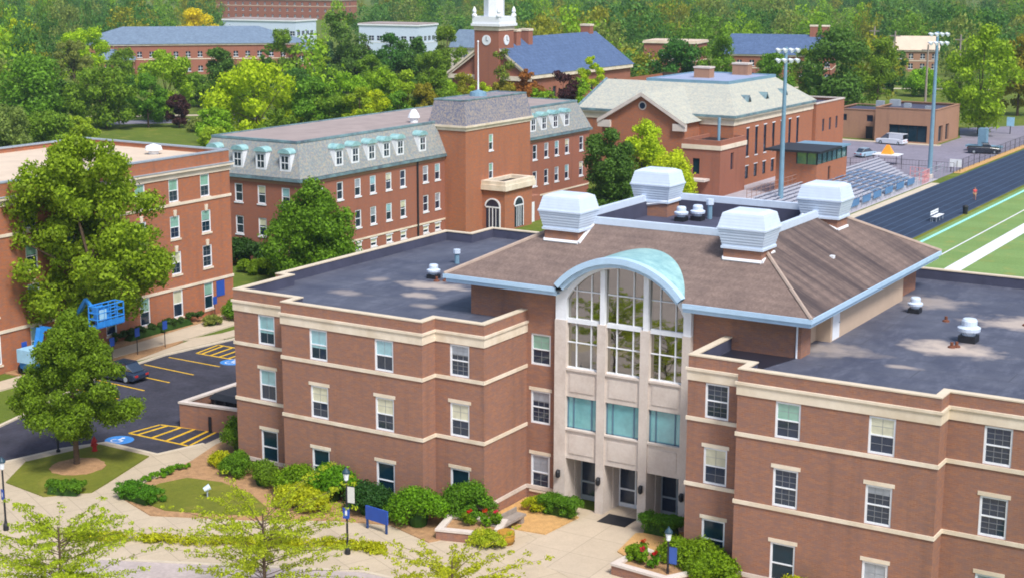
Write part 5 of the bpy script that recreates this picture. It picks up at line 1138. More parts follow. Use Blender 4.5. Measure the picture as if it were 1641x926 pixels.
for s in (-.75, .75): m = MB(); m.box(s-.06, s+.06, -.045, .045, 0, .55 if 0 else 1.3); m.build('leg', mat('blue_post', srgb(36, 66, 120), .5, .1, 2) if 'blue_post' not in bpy.data.materials else bpy.data.materials['blue_post'], CS)
CS.location = (-49.9, 67.25, ZG+.12); CS.rotation_euler = (0, 0, R(-8))
SL = thing('garden_light', 'small pale spotlight on a stake in the front lawn', 'garden light', (-61.9, 66.4, ZG+.18)); x, y, z = -61.9, 66.4, ZG+.18
m = MB(); m.tube((x, y, z), (x, y, z+.35), .05); m.build('stake', M['grey_metal'], SL); m = MB(); m.tube((x-.12, y-.16, z+.45), (x+.1, y+.14, z+.62), .14, .2, n=12); m.build('lamp_head', M['louvre'], SL)
BE = thing('stone_bench', 'weathered grey bench beside the entrance walk', 'bench', (0, 0, 0))
m = MB(); m.box(-1.35, 1.35, -.35, .35, .42, .56); m.build('seat', M['bench_stone'], BE); m = MB(); m.box(-1.3, 1.3, .27, .35, .56, .86); m.build('backrest', M['bench_stone'], BE)
for s in (-1.05, 1.05): m = MB(); m.box(s-.15, s+.15, -.3, .3, 0, .42); m.build('leg', M['bench_stone'], BE)
BE.location = (-43.75, 71.5, ZG+.12); BE.rotation_euler = (0, 0, R(88))
BR_ = thing('barrel_planter', 'yellow-brown wooden barrel planter at the corner of the entrance walk', 'planter', (-42.7, 69.5, ZG)); x, y, z = -42.7, 69.5, ZG+.1
m = MB(); m.lathe((x, y, z), [(.42, 0), (.52, .35), (.5, .7), (.46, .72)], 18); bb = m.build('barrel', M['wood'], BR_); m = MB(); [m.lathe((x, y, z+h), [(.5, 0), (.525, .03), (.5, .06)], 18) for h in (.12, .5)]; m.build('hoop', mat('dark_hoop', srgb(110, 84, 40), .7, .1, 3), bb)
def planter(pts, label, z1=.12):
    o = thing('raised_planter', label, 'planter', (*pts[0], ZG)); m = MB(); band(m, pts, ZG, z1-.1, 0, .3, closed=True); m.build('wall', M['brick_brown'], o); m = MB(); band(m, pts, z1-.1, z1+.03, .05, .36, closed=True); m.build('coping', M['stone'], o); m = MB(); m.prism(offset(pts, -.2, True), ZG, z1-.12); m.build('soil', M['mulch'], o); return o
planter([(-46.3, 67.9), (-42.9, 68.9), (-43.7, 71.3), (-47.0, 70.3)], 'raised brick planter with red flowers left of the entrance walk')
planter([(-35.6, 68.6), (-32.2, 68.2), (-31.0, 70.3), (-35.2, 71.6)], 'raised brick planter with red flowers right of the entrance walk')
DM = tag(struct('door_mat', MB(), M['black_metal']) if 0 else None, '', '') if 0 else None
m = MB(); m.box(-40.0, -38.2, 75.2, 76.7, ZG+.106, ZG+.13); o = m.build('door_mat', M['black_metal']); tag(o, 'black mat laid in front of the middle entrance door', 'mat')
m = MB(); m.tube((-20.9, yB-.02, 1.3), (-20.9, yB-.14, 1.3), .1, n=10); m.build('wall_light', M['white'], B)
# ------------------------------------------------------------------ foliage
def leaf_mesh(name, centers, radii, n_leaf, size, seed, up_bias=.25, jitter=.75, squash=.85, core=False):
    """crown of many small leaf-sprig quads spread over a set of clumps"""
    g = np.random.default_rng(seed); C = np.asarray(centers, float); Rr = np.asarray(radii, float)
    wgt = Rr**2/np.sum(Rr**2); idx = g.choice(len(C), n_leaf, p=wgt)
    d = g.normal(size=(n_leaf, 3)); d[:, 2] += up_bias; d /= np.linalg.norm(d, axis=1)[:, None]
    rr = Rr[idx]*(.3+.62*g.random(n_leaf)**.6+.22*np.abs(g.normal(size=n_leaf)))
    P = C[idx]+d*rr[:, None]*np.array([1, 1, squash])
    nrm = d+g.normal(size=(n_leaf, 3))*jitter; nrm /= np.linalg.norm(nrm, axis=1)[:, None]
    t = np.cross(nrm, g.normal(size=(n_leaf, 3))); t /= np.linalg.norm(t, axis=1)[:, None]; b = np.cross(nrm, t)
    s = size*(.6+.8*g.random(n_leaf))[:, None]
    V = np.empty((n_leaf, 4, 3)); V[:, 0] = P-t*s; V[:, 1] = P-b*s*.62+nrm*s*.12; V[:, 2] = P+t*s; V[:, 3] = P+b*s*.62+nrm*s*.12
    me = bpy.data.meshes.new(name); me.vertices.add(n_leaf*4); me.vertices.foreach_set('co', V.ravel())
    me.loops.add(n_leaf*4); me.loops.foreach_set('vertex_index', np.arange(n_leaf*4)); me.polygons.add(n_leaf); me.polygons.foreach_set('loop_start', np.arange(0, n_leaf*4, 4)); me.polygons.foreach_set('loop_total', np.full(n_leaf, 4))
    me.update(calc_edges=True); me.validate(); return me
def crown_clumps(seed, n, h0=.28, h1=1.0, shape='round', rmin=.2, rmax=.36):
    """clump centres in a unit tree: radius 1, height 1"""
    g = random.Random(seed); out = []; rad = []
    while len(out) < n:
        z = g.random(); a = g.random()*2*math.pi
        if shape == 'round': lim = math.sqrt(max(0, 1-((z-.42)/.6)**2))
        elif shape == 'oval': lim = .95*math.sqrt(max(0, 1-((z-.45)/.58)**2))
        elif shape == 'cone': lim = (1-z)**.8
        elif shape == 'egg': lim = min(1, (z/.22)**.7)*(1-max(0, z-.2)/.8)**.75
        elif shape == 'vase': lim = .5+.5*z if z < .75 else math.sqrt(max(0, 1-((z-.75)/.27)**2))
        r = lim*(g.random()**.45); k = g.uniform(rmin, rmax)*(.6+.5*lim)
        r = max(0, r-k*.45)
        out.append((r*math.cos(a), r*math.sin(a), h0+(h1-h0)*z)); rad.append(k)
    return out, rad
def trunk_mb(m, H, r, limbs, tops, bend=0):
    m.tube((0, 0, -.1), (bend*.5, 0, H*.5), r, r*.75, n=8); m.tube((bend*.5, 0, H*.5), (bend, 0, H), r*.75, r*.45, n=8)
    for t in tops[:limbs]:
        z = H*random.Random(str(t)).uniform(.55, 1.0); m.tube((bend*z/H, 0, z), t, r*.4, r*.1, n=6)
def tree(name, label, x, y, H, Rd, shape, lm, seed, n_cl=26, n_leaf=6000, size=.35, h0=.25, group=None, zg=ZG, rmin=.2, rmax=.36, jitter=.75, trunk_r=None, cat='tree'):
    o = thing(name, label, cat, (x, y, zg), group)
    c, r = crown_clumps(seed, n_cl, h0, .95, shape, rmin, rmax)
    C = [(p[0]*Rd, p[1]*Rd, p[2]*H) for p in c]; RR = [k*Rd*.95 for k in r]
    me = leaf_mesh('crown', C, RR, n_leaf, size, seed, jitter=jitter); me.materials.append(lm)
    co = bpy.data.objects.new('crown', me); col.objects.link(co); co.parent = o
    m = MB(); trunk_mb(m, H*(h0+.28), trunk_r or .03*H*.5+.05, 9, C[::max(1, n_cl//9)]); t = m.build('trunk', M['bark'], o, origin=(0, 0, 0))
    return o
LM_ = {k: leaf('foliage_'+k, srgb(*c), v, t) for k, c, v, t in (
    ('lime', (142, 176, 32), .4, .35), ('mid', (92, 130, 42), .45, .3), ('fresh', (118, 156, 42), .45, .3), ('deep', (64, 106, 48), .45, .25), ('sage', (108, 128, 74), .4, .3),
    ('gold', (190, 182, 40), .35, .35), ('ginkgo', (150, 180, 40), .35, .35), ('olive', (120, 130, 44), .45, .3), ('plum', (58, 38, 46), .4, .2), ('spruce', (72, 112, 88), .4, .15), ('pine', (96, 116, 48), .45, .2), ('rust', (132, 104, 50), .45, .3),
    ('maple', (116, 144, 40), .5, .35), ('linden', (84, 126, 36), .5, .35), ('locust', (142, 166, 48), .35, .4), ('shrub', (92, 136, 28), .45, .35), ('hedge', (78, 122, 34), .45, .3), ('dark_shrub', (44, 78, 38), .45, .25), ('yellow_shrub', (150, 166, 36), .35, .4), ('wood', (74, 114, 60), .5, .2))}
# trees near the building
tree('maple_tree', 'big spreading olive green tree in front of the orange brick dormitory hall', -92.3, 86.4, 18.6, 7.0, 'oval', LM_['maple'], 12, 150, 64000, .15, .2, rmin=.09, rmax=.2, jitter=.7)
tree('linden_tree', 'round-headed green tree in a mulch ring on the small lawn', -73.3, 66.7, 10.7, 4.35, 'egg', LM_['linden'], 21, 130, 64000, .09, .19, rmin=.1, rmax=.21, jitter=.7, trunk_r=.2, zg=ZG+.1)
tree('yew_tree', 'dense domed dark green tree at the corner of the mansard hall', -97.6, 121.5, 10.4, 6.6, 'egg', LM_['linden'], 31, 80, 42000, .16, .06, rmin=.14, rmax=.26, jitter=.6)
tree('yew_tree', 'tall dense dark green tree between the mansard hall and the gym', -94.0, 178.6, 10.6, 3.9, 'oval', LM_['deep'], 32, 50, 22000, .17, .05, rmin=.2, rmax=.34)
tree('ginkgo_tree', 'bright yellow-green tree before the gym gable, its top under the round window', -93.2, 187.6, 11.0, 3.5, 'round', LM_['ginkgo'], 33, 40, 12000, .18, .25)
tree('ginkgo_tree', 'low bright yellow-green tree beside the gym stair block', -86.8, 183, 7.6, 3.6, 'round', LM_['ginkgo'], 34, 40, 12000, .18, .2)
tree('small_tree', 'small bright green tree at the foot of the dark tree by the gym', -91.4, 181, 4.6, 2.0, 'egg', LM_['lime'], 35, 24, 6000, .13, .1)
# honey locusts in the foreground: feathery layered sprays
def locust(label, x, y, H, Rd, seed, nb=52):
    o = thing('honey_locust', label, 'tree', (x, y, ZG), 'young honey locusts along the front road'); g = random.Random(seed)
    m = MB(); m.tube((0, 0, 0), (0, 0, H*.9), .13, .03, n=8); cl = []; rr = []
    for i in range(nb):
        z0 = H*g.uniform(.38, .92); a = i*2.4+g.uniform(-.4, .4); L = Rd*(1.1-.42*(z0/H)**3)*g.uniform(.55, 1.1)
        rise = L*g.uniform(.12, .5); d = Vector((math.cos(a), math.sin(a), 0)); p0 = Vector((0, 0, z0-.4)); p1 = p0+d*L*.5+Vector((0, 0, rise*.65)); p2 = p0+d*L+Vector((0, 0, rise))
        m.tube(p0, p1, .022, .014, n=5); m.tube(p1, p2, .014, .004, n=5)
        for k in range(9):
            t = .25+.78*k/8; q = (p0.lerp(p1, t*2) if t < .5 else p1.lerp(p2, (t-.5)*2))+Vector((g.gauss(0, .08), g.gauss(0, .08), g.gauss(0, .05))); cl.append(tuple(q)); rr.append(g.uniform(.18, .36)*(1.1-t*.4))
    me = leaf_mesh('crown', cl, rr, 15000, .06, seed, up_bias=.1, squash=.4, jitter=.6); me.materials.append(LM_['locust']); c = bpy.data.objects.new('crown', me); col.objects.link(c); c.parent = o
    m.build('trunk', M['bark'], o, origin=(0, 0, 0)); return o
locust('feathery yellow-green young tree at the bottom left corner, left of the lamp post row', -54.6, 48.3, 6.1, 4.5, 41)
locust('feathery yellow-green young tree in front of the lamp post with the pale banner', -47.2, 54.4, 6.3, 5.0, 42, 60)
locust('feathery yellow-green young tree at the bottom middle in front of the entrance walk', -36.9, 55.4, 5.6, 4.2, 43)
# ------------------------------------------------------------------ trees among the buildings
TREES = [
 (-303.8, 264.3, 18.2, 7.9, 'lime', 'yellow-green rounded tree, highest of the trees at the left edge beyond the tan roof'),
 (-304.9, 287.2, 16.3, 6.9, 'lime', 'small light green tree just left of the blue hip roof of the far brick hall'),
 (-236.9, 210.4, 13.6, 8.8, 'mid', 'broad mid green tree at the left edge in front of the yellow-green one'),
 (-206.0, 176.5, 8.3, 5.0, 'sage', 'greyish green bushy tree at the left edge right behind the tan roof'),
 (-223.8, 216.1, 12.1, 7.3, 'mid', 'round green tree with a bare dark trunk standing beside the campus road'),
 (-218.8, 222.2, 10.5, 3.8, 'mid', 'narrow green tree close beside the round tree by the campus road'),
 (-224.3, 233.2, 14.5, 6.6, 'fresh', 'fresh green tree in front of the windows of the blue-roofed brick hall'),
 (-213.7, 225.4, 6.7, 2.6, 'plum', 'small plum red shrub on the lawn by the campus road'),
 (-229.1, 254.3, 13.6, 5.3, 'deep', 'dark green tree against the middle of the blue-roofed brick hall'),
 (-351.6, 380.9, 17.2, 7.7, 'gold', 'golden yellow tree above the ridge of the blue hip roof'),
 (-182.0, 211.5, 14.5, 8.6, 'lime', 'large bright yellow-green tree between the blue-roofed hall and the slate mansard roof'),
 (-183.1, 201.8, 7.3, 3.9, 'fresh', 'low green tree just above the left end of the mansard roof'),
 (-292.1, 272.0, 13.7, 4.9, 'sage', 'grey-green tree against the left end of the blue-roofed brick hall'),
 (-252.7, 297.9, 11.5, 2.1, 'deep', 'slender dark conifer at the right end of the blue-roofed brick hall'),
 (-237.6, 307.8, 20.1, 7.6, 'deep', 'tall dark green tree between the white flat-roofed buildings'),
 (-239.5, 306.5, 13.3, 4.2, 'spruce', 'blue-green spruce with a pointed top beside the copper beech'),
 (-235.4, 313.8, 12.1, 5.8, 'plum', 'dark purple copper beech beside the blue spruce'),
 (-227.0, 314.8, 15.0, 6.0, 'deep', 'dark tree right of the copper beech below the white building'),
 (-221.7, 318.2, 14.6, 6.4, 'deep', 'dark bushy tree beneath the right end of the white building'),
 (-216.0, 322.0, 16.8, 5.6, 'mid', 'green tree left of the brick clock tower'),
 (-174.6, 218.6, 11.6, 6.0, 'mid', 'mid green tree behind the flat mansard roof next to the bright yellow-green tree'),
 (-170.6, 223.5, 13.0, 4.6, 'fresh', 'fresh green tree behind the mansard roof below the copper beech'),
 (-164.2, 222.9, 9.5, 4.5, 'lime', 'bright lime tree rising right behind the dormered mansard roof'),
 (-169.0, 231.8, 13.0, 4.7, 'fresh', 'leafy green tree standing behind the bright lime tree'),
 (-165.2, 234.3, 12.6, 4.4, 'fresh', 'green tree behind the mansard roof left of the roof pavilion'),
 (-160.8, 237.1, 13.3, 4.1, 'mid', 'green tree above the left edge of the roof pavilion'),
 (-160.8, 246.0, 11.4, 4.2, 'olive', 'olive green tree behind the flagpole on the roof pavilion'),
 (-148.9, 239.9, 17.3, 3.6, 'pine', 'open-branched pine in front of the clock tower'),
 (-144.6, 242.6, 13.3, 3.6, 'rust', 'rusty olive tree below the right side of the chapel roof'),
 (-148.0, 240.5, 11.1, 4.1, 'olive', 'olive tree between the pine and the roof pavilion'),
 (-137.4, 242.5, 13.2, 4.3, 'plum', 'dark plum coloured tree in front of the chapel eave'),
 (-135.0, 248.8, 15.8, 2.9, 'lime', 'small light green tree in front of the chapel roof'),
 (-135.7, 246.0, 12.1, 3.7, 'fresh', 'green tree just left of the pale slate gym roof'),
 (-167.7, 332.1, 11.5, 6.1, 'mid', 'green tree behind the ridge of the gym at the chapel end'),
 (-151.6, 319.0, 15.6, 7.3, 'deep', 'broad dark green tree behind the flat deck of the gym roof'),
 (-143.3, 324.5, 18.1, 5.7, 'mid', 'tall green tree behind the brick chimneys of the gym roof'),
 (-125.3, 313.3, 13.4, 5.5, 'mid', 'green tree in front of the blue roof with twin brick chimneys'),
 (-107.7, 301.2, 18.9, 8.5, 'deep', 'large dark green tree with a visible trunk right of the gym roof'),
 (-109.0, 332.4, 16.9, 5.7, 'mid', 'green tree behind the left end of the tan flat-roofed building'),
 (-122.0, 383.7, 10.8, 5.0, 'deep', 'dark rounded tree beside the utility pole'),
 (-112.6, 378.8, 6.8, 4.9, 'fresh', 'low green tree in front of the small yellowish house'),
 (-77.7, 298.3, 20.4, 8.2, 'fresh', 'large green tree with a thick dark trunk beside the car park'),
 (-80.8, 340.6, 17.3, 6.5, 'olive', 'tree with a dark trunk at the right edge behind the large car park tree'),
 (-98.3, 357.6, 11.3, 3.8, 'mid', 'green tree behind the tall floodlight mast next to the tan building'),
 (-245.0, 224.3, 7.9, 6.5, 'deep', 'dark green tree half hidden behind the broad tree at the left edge'),
 (-243.6, 241.4, 8.2, 4.2, 'deep', 'dark tree in the gap behind the round roadside tree'),
 (-241.1, 260.7, 7.5, 4.4, 'mid', 'green tree covering the lower windows of the blue-roofed hall left of its dark tree'),
 (-240.7, 274.2, 8.2, 4.5, 'fresh', 'green tree at the foot of the blue-roofed hall behind the bright yellow-green tree'),
 (-180.6, 219.5, 10.6, 3.9, 'fresh', 'green tree touching the right side of the bright yellow-green tree'),
 (-214.9, 263.5, 9.4, 4.2, 'deep', 'dark tree at the right end wall of the blue-roofed hall'),
 (-175.0, 209.2, 7.2, 3.4, 'mid', 'low green tree in front of the bright yellow-green tree, over the mansard roof'),
 (-171.0, 218.5, 10.4, 3.8, 'mid', 'rounded green tree just above the middle of the flat mansard roof'),
 (-165.4, 219.9, 10.3, 3.4, 'fresh', 'green tree beside the bright lime tree on its left side'),
 (-160.8, 225.2, 9.5, 3.3, 'mid', 'rounded green tree beside the bright lime tree on its right side'),
 (-160.4, 232.5, 10.6, 3.5, 'olive', 'olive tree above the small white roof vent of the mansard hall'),
 (-161.0, 242.0, 10.5, 3.3, 'fresh', 'green tree behind the left half of the roof pavilion'),
 (-157.9, 246.6, 10.3, 3.4, 'lime', 'light green tree directly behind the flagpole base'),
 (-141.4, 242.3, 9.9, 3.8, 'fresh', 'green tree behind the right slope of the roof pavilion'),
 (-220.1, 297.8, 10.5, 5.0, 'mid', 'green tree below the left part of the nearer white block'),
 (-208.7, 305.2, 12.0, 4.6, 'mid', 'green tree between the white block and the chapel gable'),
 (-127.8, 338.3, 13.0, 4.9, 'mid', 'green tree beside the first floodlight mast head'),
 (-119.3, 347.7, 9.7, 4.5, 'fresh', 'green tree behind the annex block of the gym'),
 (-164.3, 314.5, 12.1, 4.2, 'fresh', 'light tree at the far end of the chapel roof'),
 (-205.8, 185.0, 6.6, 5.0, 'mid', 'leafy green tree on the lawn just above the middle of the tan roof edge'),
 (-202.7, 189.2, 5.8, 3.4, 'fresh', 'low green tree on the lawn left of the bare dark trunk'),
 (-254.1, 306.1, 15.9, 5.2, 'mid', 'green tree in front of the farther white block above the blue hip roof'),
 (-241.5, 305.3, 13.5, 3.7, 'fresh', 'narrow green tree between the blue hip roof and the blue spruce'),
 (-177.1, 195.1, 4.7, 3.5, 'fresh', 'low green tree at the very left end of the mansard roof edge'),
 (-281.3, 279.1, 11.0, 4.9, 'mid', 'green tree rising behind the lower blue-roofed wing'),

]
SH = {'spruce': 'cone', 'pine': 'oval', 'gold': 'round', 'deep': 'oval'}
NM = {'spruce': 'spruce_tree', 'pine': 'pine_tree', 'plum': 'copper_beech', 'gold': 'golden_tree', 'lime': 'leafy_tree', 'deep': 'dark_tree'}
for i, (x, y, H, Rd, k, lb) in enumerate(TREES):
    tree(NM.get(k, 'leafy_tree'), lb, x, y, H, Rd, SH.get(k, 'round'), LM_[k], 100+i, 40 if k != 'pine' else 16, 9500 if k != 'pine' else 2600, .028*Rd+.085, .12 if k != 'spruce' else .03, 'trees among the campus buildings', rmin=.16, rmax=.3, jitter=.6)
# the wood beyond the campus reads as one mass
def wood(name, spots, seed, lm, per=1100):
    g = np.random.default_rng(seed); protos = []
    for s in range(8):
        c, r = crown_clumps(500+s, 30, .12, .92, 'round', .18, .32); me = leaf_mesh('tmp', [(a*7.5, b*7.5, c_*15) for a, b, c_ in c], [k*7.5 for k in r], per, .42, 600+s, jitter=.6); n = len(me.vertices); v = np.empty(n*3); me.vertices.foreach_get('co', v); protos.append(v.reshape(-1, 3)); bpy.data.meshes.remove(me)
    A = []
    for i, (x, y, H, Rd) in enumerate(spots):
        v = protos[i % 8]; a = g.random()*6.28; R2 = np.array([[math.cos(a), -math.sin(a), 0], [math.sin(a), math.cos(a), 0], [0, 0, 1]])
        A.append((v@R2.T)*np.array([Rd/7.5, Rd/7.5, H/15])+np.array([x, y, ZG]))
    V = np.concatenate(A); n = len(V)//4; me = bpy.data.meshes.new(name); me.vertices.add(n*4); me.vertices.foreach_set('co', V.ravel()); me.loops.add(n*4); me.loops.foreach_set('vertex_index', np.arange(n*4)); me.polygons.add(n); me.polygons.foreach_set('loop_start', np.arange(0, n*4, 4)); me.polygons.foreach_set('loop_total', np.full(n, 4)); me.update(calc_edges=True)
    cl = np.repeat(g.random(len(spots)), per)         # one kind of foliage for each crown
    mi = np.minimum((cl*len(lm)).astype(int), len(lm)-1); me.polygons.foreach_set('material_index', mi.astype(np.int32))
    for k in lm: me.materials.append(k)
    o = bpy.data.objects.new(name, me); col.objects.link(o); o['kind'] = 'stuff'; return o
g = random.Random(77); spots = []
KEEP = [(-330, 345, 42), (-300, 428, 24), (-362, 436, 26), (-592, 715, 42), (-190, 400, 14), (-163, 410, 22), (-143, 470, 14), (-255, 392, 9), (-157, 270, 30)]
def free(x, y, r):
    for a, b, c in KEEP:
        if (x-a)**2+(y-b)**2 < (c+r)**2: return False
        # keep the line of sight to each building open
        d = math.hypot(a, b); e = math.hypot(x, y)
        if e < d and abs(math.atan2(x, y)-math.atan2(a, b)) < (c*.9)/d and e > 240 and d-e < (210 if d < 700 else 330): return False
    return True
tries = 0
while len(spots) < 900 and tries < 20000:
    tries += 1
    d = 345+(g.random()**1.5)*900; az = R(31.3)+R(g.uniform(-27, 27)); x, y = -d*math.sin(az), d*math.cos(az)
    if x > -105 and y < 420: continue
    Rd = g.uniform(4.5, 10.5)
    if not free(x, y, Rd*.6): continue
    if any((x-a)**2+(y-b)**2 < (Rd*.9)**2 for a, b, _, _ in spots): continue
    spots.append((x, y, g.uniform(9, 22), Rd))
wood('distant_wood', spots, 5, [LM_['wood'], LM_['deep'], LM_['mid'], LM_['sage'], LM_['fresh'], LM_['deep'], LM_['wood'], LM_['mid'], LM_['olive']])
# ------------------------------------------------------------------ shrubs, hedges, flowers
def shrub(name, label, x, y, rx, ry, h, lm, seed, n=2600, size=.09, group=None, cat='shrub', box=False, zg=ZG+.12, rot=0, ncl=None):
    o = thing(name, label, cat, (x, y, zg), group); g = random.Random(seed); C = []; RR = []; k = ncl or (70 if box else int(24+rx*ry*14))
    for i in range(k):
        if box: C.append((g.uniform(-rx, rx)*.86, g.uniform(-ry, ry)*.8, h*g.choice((.78, .8, g.uniform(.25, .75))))); RR.append(g.uniform(.18, .26)*h)
        else:
            a = g.random()*6.283; q = g.random()**.5; z = h*(.2+.6*math.sqrt(max(0, 1-q*q))*g.uniform(.75, 1.1)); C.append((math.cos(a)*q*rx*.86, math.sin(a)*q*ry*.86, z)); RR.append(g.uniform(.2, .34)*min(h, (rx+ry)*.6))
    me = leaf_mesh('foliage', C, RR, int(n*2.4), size*.72, seed, jitter=.6); me.materials.append(lm); c = bpy.data.objects.new('foliage', me); col.objects.link(c); c.parent = o
    m = MB()
    if box: m.frustum((-rx*.7, rx*.7, -ry*.6, ry*.6), 0, (-rx*.62, rx*.62, -ry*.5, ry*.5), h*.62, cap=True)
    else: m.lathe((0, 0, 0), [(min(rx, ry)*.4, 0), (min(rx, ry)*.5, h*.25), (min(rx, ry)*.35, h*.45), (.05, h*.6)], 10)
    tw = m.build('stems', LM_['dark_shrub'], o, origin=(0, 0, 0)); o.rotation_euler = (0, 0, R(rot)); return o
S = shrub
S('clipped_shrub', 'tall dark shrub at the front corner of the building by the bin yard', -66.0, 74.4, 1.5, 1.4, 2.5, LM_['hedge'], 1, 5200, .1)
S('clipped_shrub', 'light green low shrub right below the tall corner shrub', -65.0, 71.3, 1.1, .8, 1.0, LM_['yellow_shrub'], 2, 2200, .08)
S('clipped_shrub', 'round dark green clipped shrub against the building, nearer the corner', -63.2, 70.6, 1.05, 1.0, 1.5, LM_['hedge'], 3, 3200, .08)
S('clipped_shrub', 'round dark green clipped shrub against the building beneath a ground floor window', -60.6, 70.0, 1.1, 1.0, 1.6, LM_['hedge'], 4, 3200, .08)
S('spreading_shrub', 'broad yellow-green shrub below the lower left windows', -57.6, 69.6, 1.6, 1.1, 1.9, LM_['shrub'], 5, 4200, .1)
S('spreading_shrub', 'loose bright green shrub between two ground floor windows', -55.2, 70.0, 1.7, 1.0, 2.4, LM_['shrub'], 6, 4800, .11)
S('spreading_shrub', 'sprawling light green shrub in front of the wall shrubs behind the young locust', -55.9, 67.9, 2.2, 1.0, 1.3, LM_['yellow_shrub'], 7, 4600, .1)
S('clipped_shrub', 'dark green shrub directly behind the blue sign panel', -52.0, 69.3, 1.6, 1.2, 1.9, LM_['dark_shrub'], 8, 4400, .1)
S('spreading_shrub', 'large bright green shrub mass right of the blue sign panel', -48.4, 69.2, 1.9, 1.2, 2.3, LM_['shrub'], 9, 6000, .1)
S('spreading_shrub', 'large green shrub mass in the angle of the wall behind the red flowers', -46.2, 71.2, 1.9, 1.0, 2.4, LM_['hedge'], 10, 5600, .1)
S('clipped_hedge', 'clipped box hedge left of the entrance doors', -42.4, 75.0, 1.35, .62, 1.15, LM_['hedge'], 11, 5200, .065, cat='hedge', box=True)
S('clipped_hedge', 'clipped box hedge right of the entrance doors', -35.9, 75.25, 1.35, .62, 1.15, LM_['hedge'], 12, 5200, .065, cat='hedge', box=True)
S('young_shrub', 'small thin yellow-green shrub in tan mulch by the recessed wall', -43.9, 74.7, .8, .6, 1.0, LM_['yellow_shrub'], 13, 900, .08)
S('clipped_hedge', 'low rounded hedge at the lower edge of the small lawn with the tree', -69.8, 62.4, 1.35, .75, .75, LM_['hedge'], 14, 3600, .07, cat='hedge', box=True, rot=25)
S('clipped_hedge', 'low rounded hedge where two front paths meet', -65.1, 63.9, 1.75, .85, .9, LM_['hedge'], 15, 4600, .07, cat='hedge', box=True, rot=-5)
S('groundcover_strip', 'thin strip of light green ground cover along the curved path', -67.0, 68.2, .55, 2.3, .45, LM_['shrub'], 16, 2400, .07, cat='plants', rot=-6)
S('spreading_shrub', 'large green shrub at the right of the entrance beside the blue banner', -32.2, 71.4, 2.2, 1.4, 1.7, LM_['shrub'], 17, 6000, .1)
S('spreading_shrub', 'bright green shrub at the bottom edge right of the low lamp post', -30.4, 70.2, 1.6, 1.1, 1.6, LM_['shrub'], 18, 4600, .1)
S('spreading_shrub', 'light green shrub top beneath a dark ground floor window at the bottom edge', -25.6, 69.6, 1.2, .9, 1.7, LM_['yellow_shrub'], 19, 2600, .1)
S('young_shrub', 'leafy young plant at the front of the right raised planter', -35.0, 70.2, .6, .6, .9, LM_['shrub'], 20, 1300, .08, zg=ZG+.5)
S('yellow_flower_bush', 'low yellow-green flowering bush by the barrel planter', -43.3, 68.6, 1.1, .7, .9, LM_['locust'], 22, 2600, .08)
S('clipped_hedge', 'long dark hedge along the foot of the dormitory hall', -94.8, 96.5, .55, 6.5, .9, LM_['dark_shrub'], 23, 5200, .12, cat='hedge', box=True, ncl=60)
S('spreading_shrub', 'rounded green bush at the end of the dormitory hall beside the painted bays', -92.3, 105.0, 1.9, 2.4, 1.8, LM_['hedge'], 24, 5200, .12)
S('young_shrub', 'grey-leaved small bush at the corner of the walk by the hall', -92.8, 101.0, .9, .9, .9, LM_['sage'], 25, 1200, .1)
S('spreading_shrub', 'dark bushes at the foot of the mansard hall end wall', -109, 124, 4.5, 1.4, 2.6, LM_['dark_shrub'], 26, 5200, .2, ncl=50)
S('spreading_shrub', 'light green low bushes between the two brick halls', -104, 121.5, 4.0, 1.3, 1.4, LM_['shrub'], 27, 4200, .17, ncl=45)
for x, y, rx, h, lb in ((-240, 214, 3, 2.4, 'low green bush on the campus lawn nearer the roadside tree'), (-205, 222, 3.2, 2.6, 'low pale bush on the campus lawn below the plum shrub')):
    S('lawn_bush', lb, x, y, rx, rx*.8, h, LM_['sage'], int(-x), 2400, .25, ncl=26)
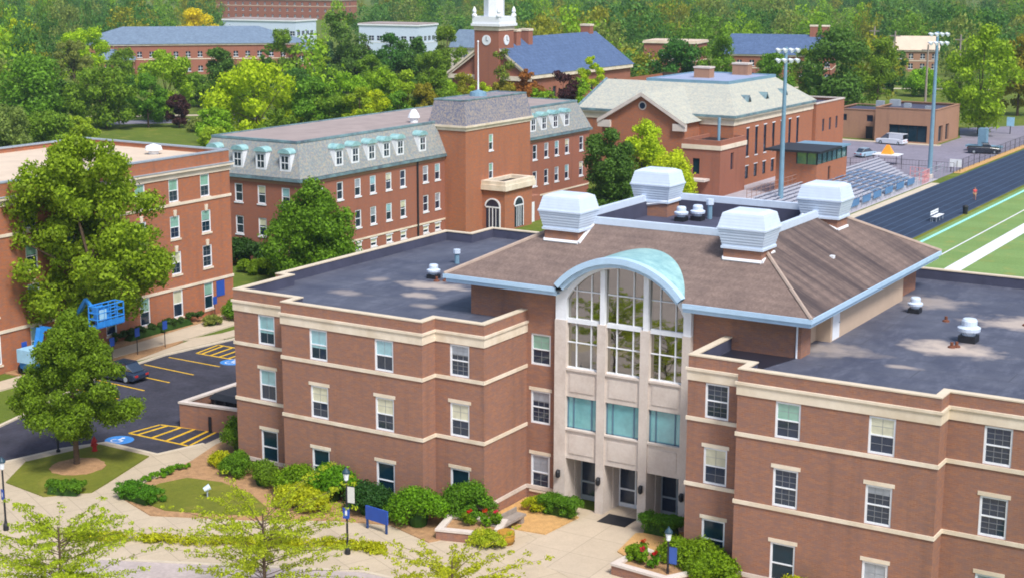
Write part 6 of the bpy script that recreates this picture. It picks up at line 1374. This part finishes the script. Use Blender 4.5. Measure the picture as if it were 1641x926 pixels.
# low strip of ground cover along the road, too many plants to count
def strip(name, pts, wd, h, lm, n, seed, size):
    g = random.Random(seed); C = []; RR = []
    for i in range(140):
        t = g.random()*(len(pts)-1); k = int(t); f = t-k; a, b = pts[k], pts[k+1]; C.append((a[0]+(b[0]-a[0])*f+g.uniform(-wd, wd), a[1]+(b[1]-a[1])*f+g.uniform(-wd, wd)*.8, ZG+.12+h*.35)); RR.append(g.uniform(.25, .4))
    me = leaf_mesh(name, C, RR, n, size, seed, squash=h*1.2); me.materials.append(lm); o = bpy.data.objects.new(name, me); col.objects.link(o); o['kind'] = 'stuff'; o['label'] = 'low yellow-green ground cover strip between the walk and the road'; return o
strip('ground_cover', [(-63.2, 57.6), (-58.4, 59.9), (-54.4, 61.9), (-50.0, 64.4), (-47.4, 64.9)], .42, .55, LM_['yellow_shrub'], 9000, 9, .075)
def flowers(label, spots, seed, zg):
    for i, (x, y) in enumerate(spots):
        o = thing('red_flower', label, 'flower', (x, y, zg), 'red canna flowers in the raised planters'); g = random.Random(seed+i); C = [(g.gauss(0, .12), g.gauss(0, .12), .25+.12*k) for k in range(4)]
        me = leaf_mesh('leaves', C, [.2]*4, 260, .1, seed+i); me.materials.append(LM_['shrub']); c = bpy.data.objects.new('leaves', me); col.objects.link(c); c.parent = o
        me = leaf_mesh('blossom', [(0, 0, .85), (.1, .05, .92)], [.11, .09], 60, .05, seed+40+i); me.materials.append(LM_R); c = bpy.data.objects.new('blossom', me); col.objects.link(c); c.parent = o
LM_R = leaf('red_petals', srgb(170, 34, 36), .3, .3)
flowers('red flower among the leaves of the left raised planter', [(-45.2, 69.6), (-44.5, 70.1), (-43.9, 70.3)], 1, ZG+.6)
flowers('red flower among the leaves of the right raised planter', [(-34.3, 69.6), (-33.5, 69.4), (-34.8, 70.6)], 11, ZG+.6)

# ------------------------------------------------------------------ thin summer air
m = bpy.data.materials.new('haze_air'); m.use_nodes = True; ns = m.node_tree.nodes; ns.clear()
out = ns.new('ShaderNodeOutputMaterial'); pv = ns.new('ShaderNodeVolumePrincipled'); pv.inputs['Color'].default_value = (.62, .80, 1.0, 1); pv.inputs['Density'].default_value = .00012; pv.inputs['Anisotropy'].default_value = .2
m.node_tree.links.new(pv.outputs[0], out.inputs['Volume'])
b = MB(); b.box(-3100, 1600, -500, 3600, ZG-1, 45); hz = b.build('haze', m); hz['kind'] = 'stuff'
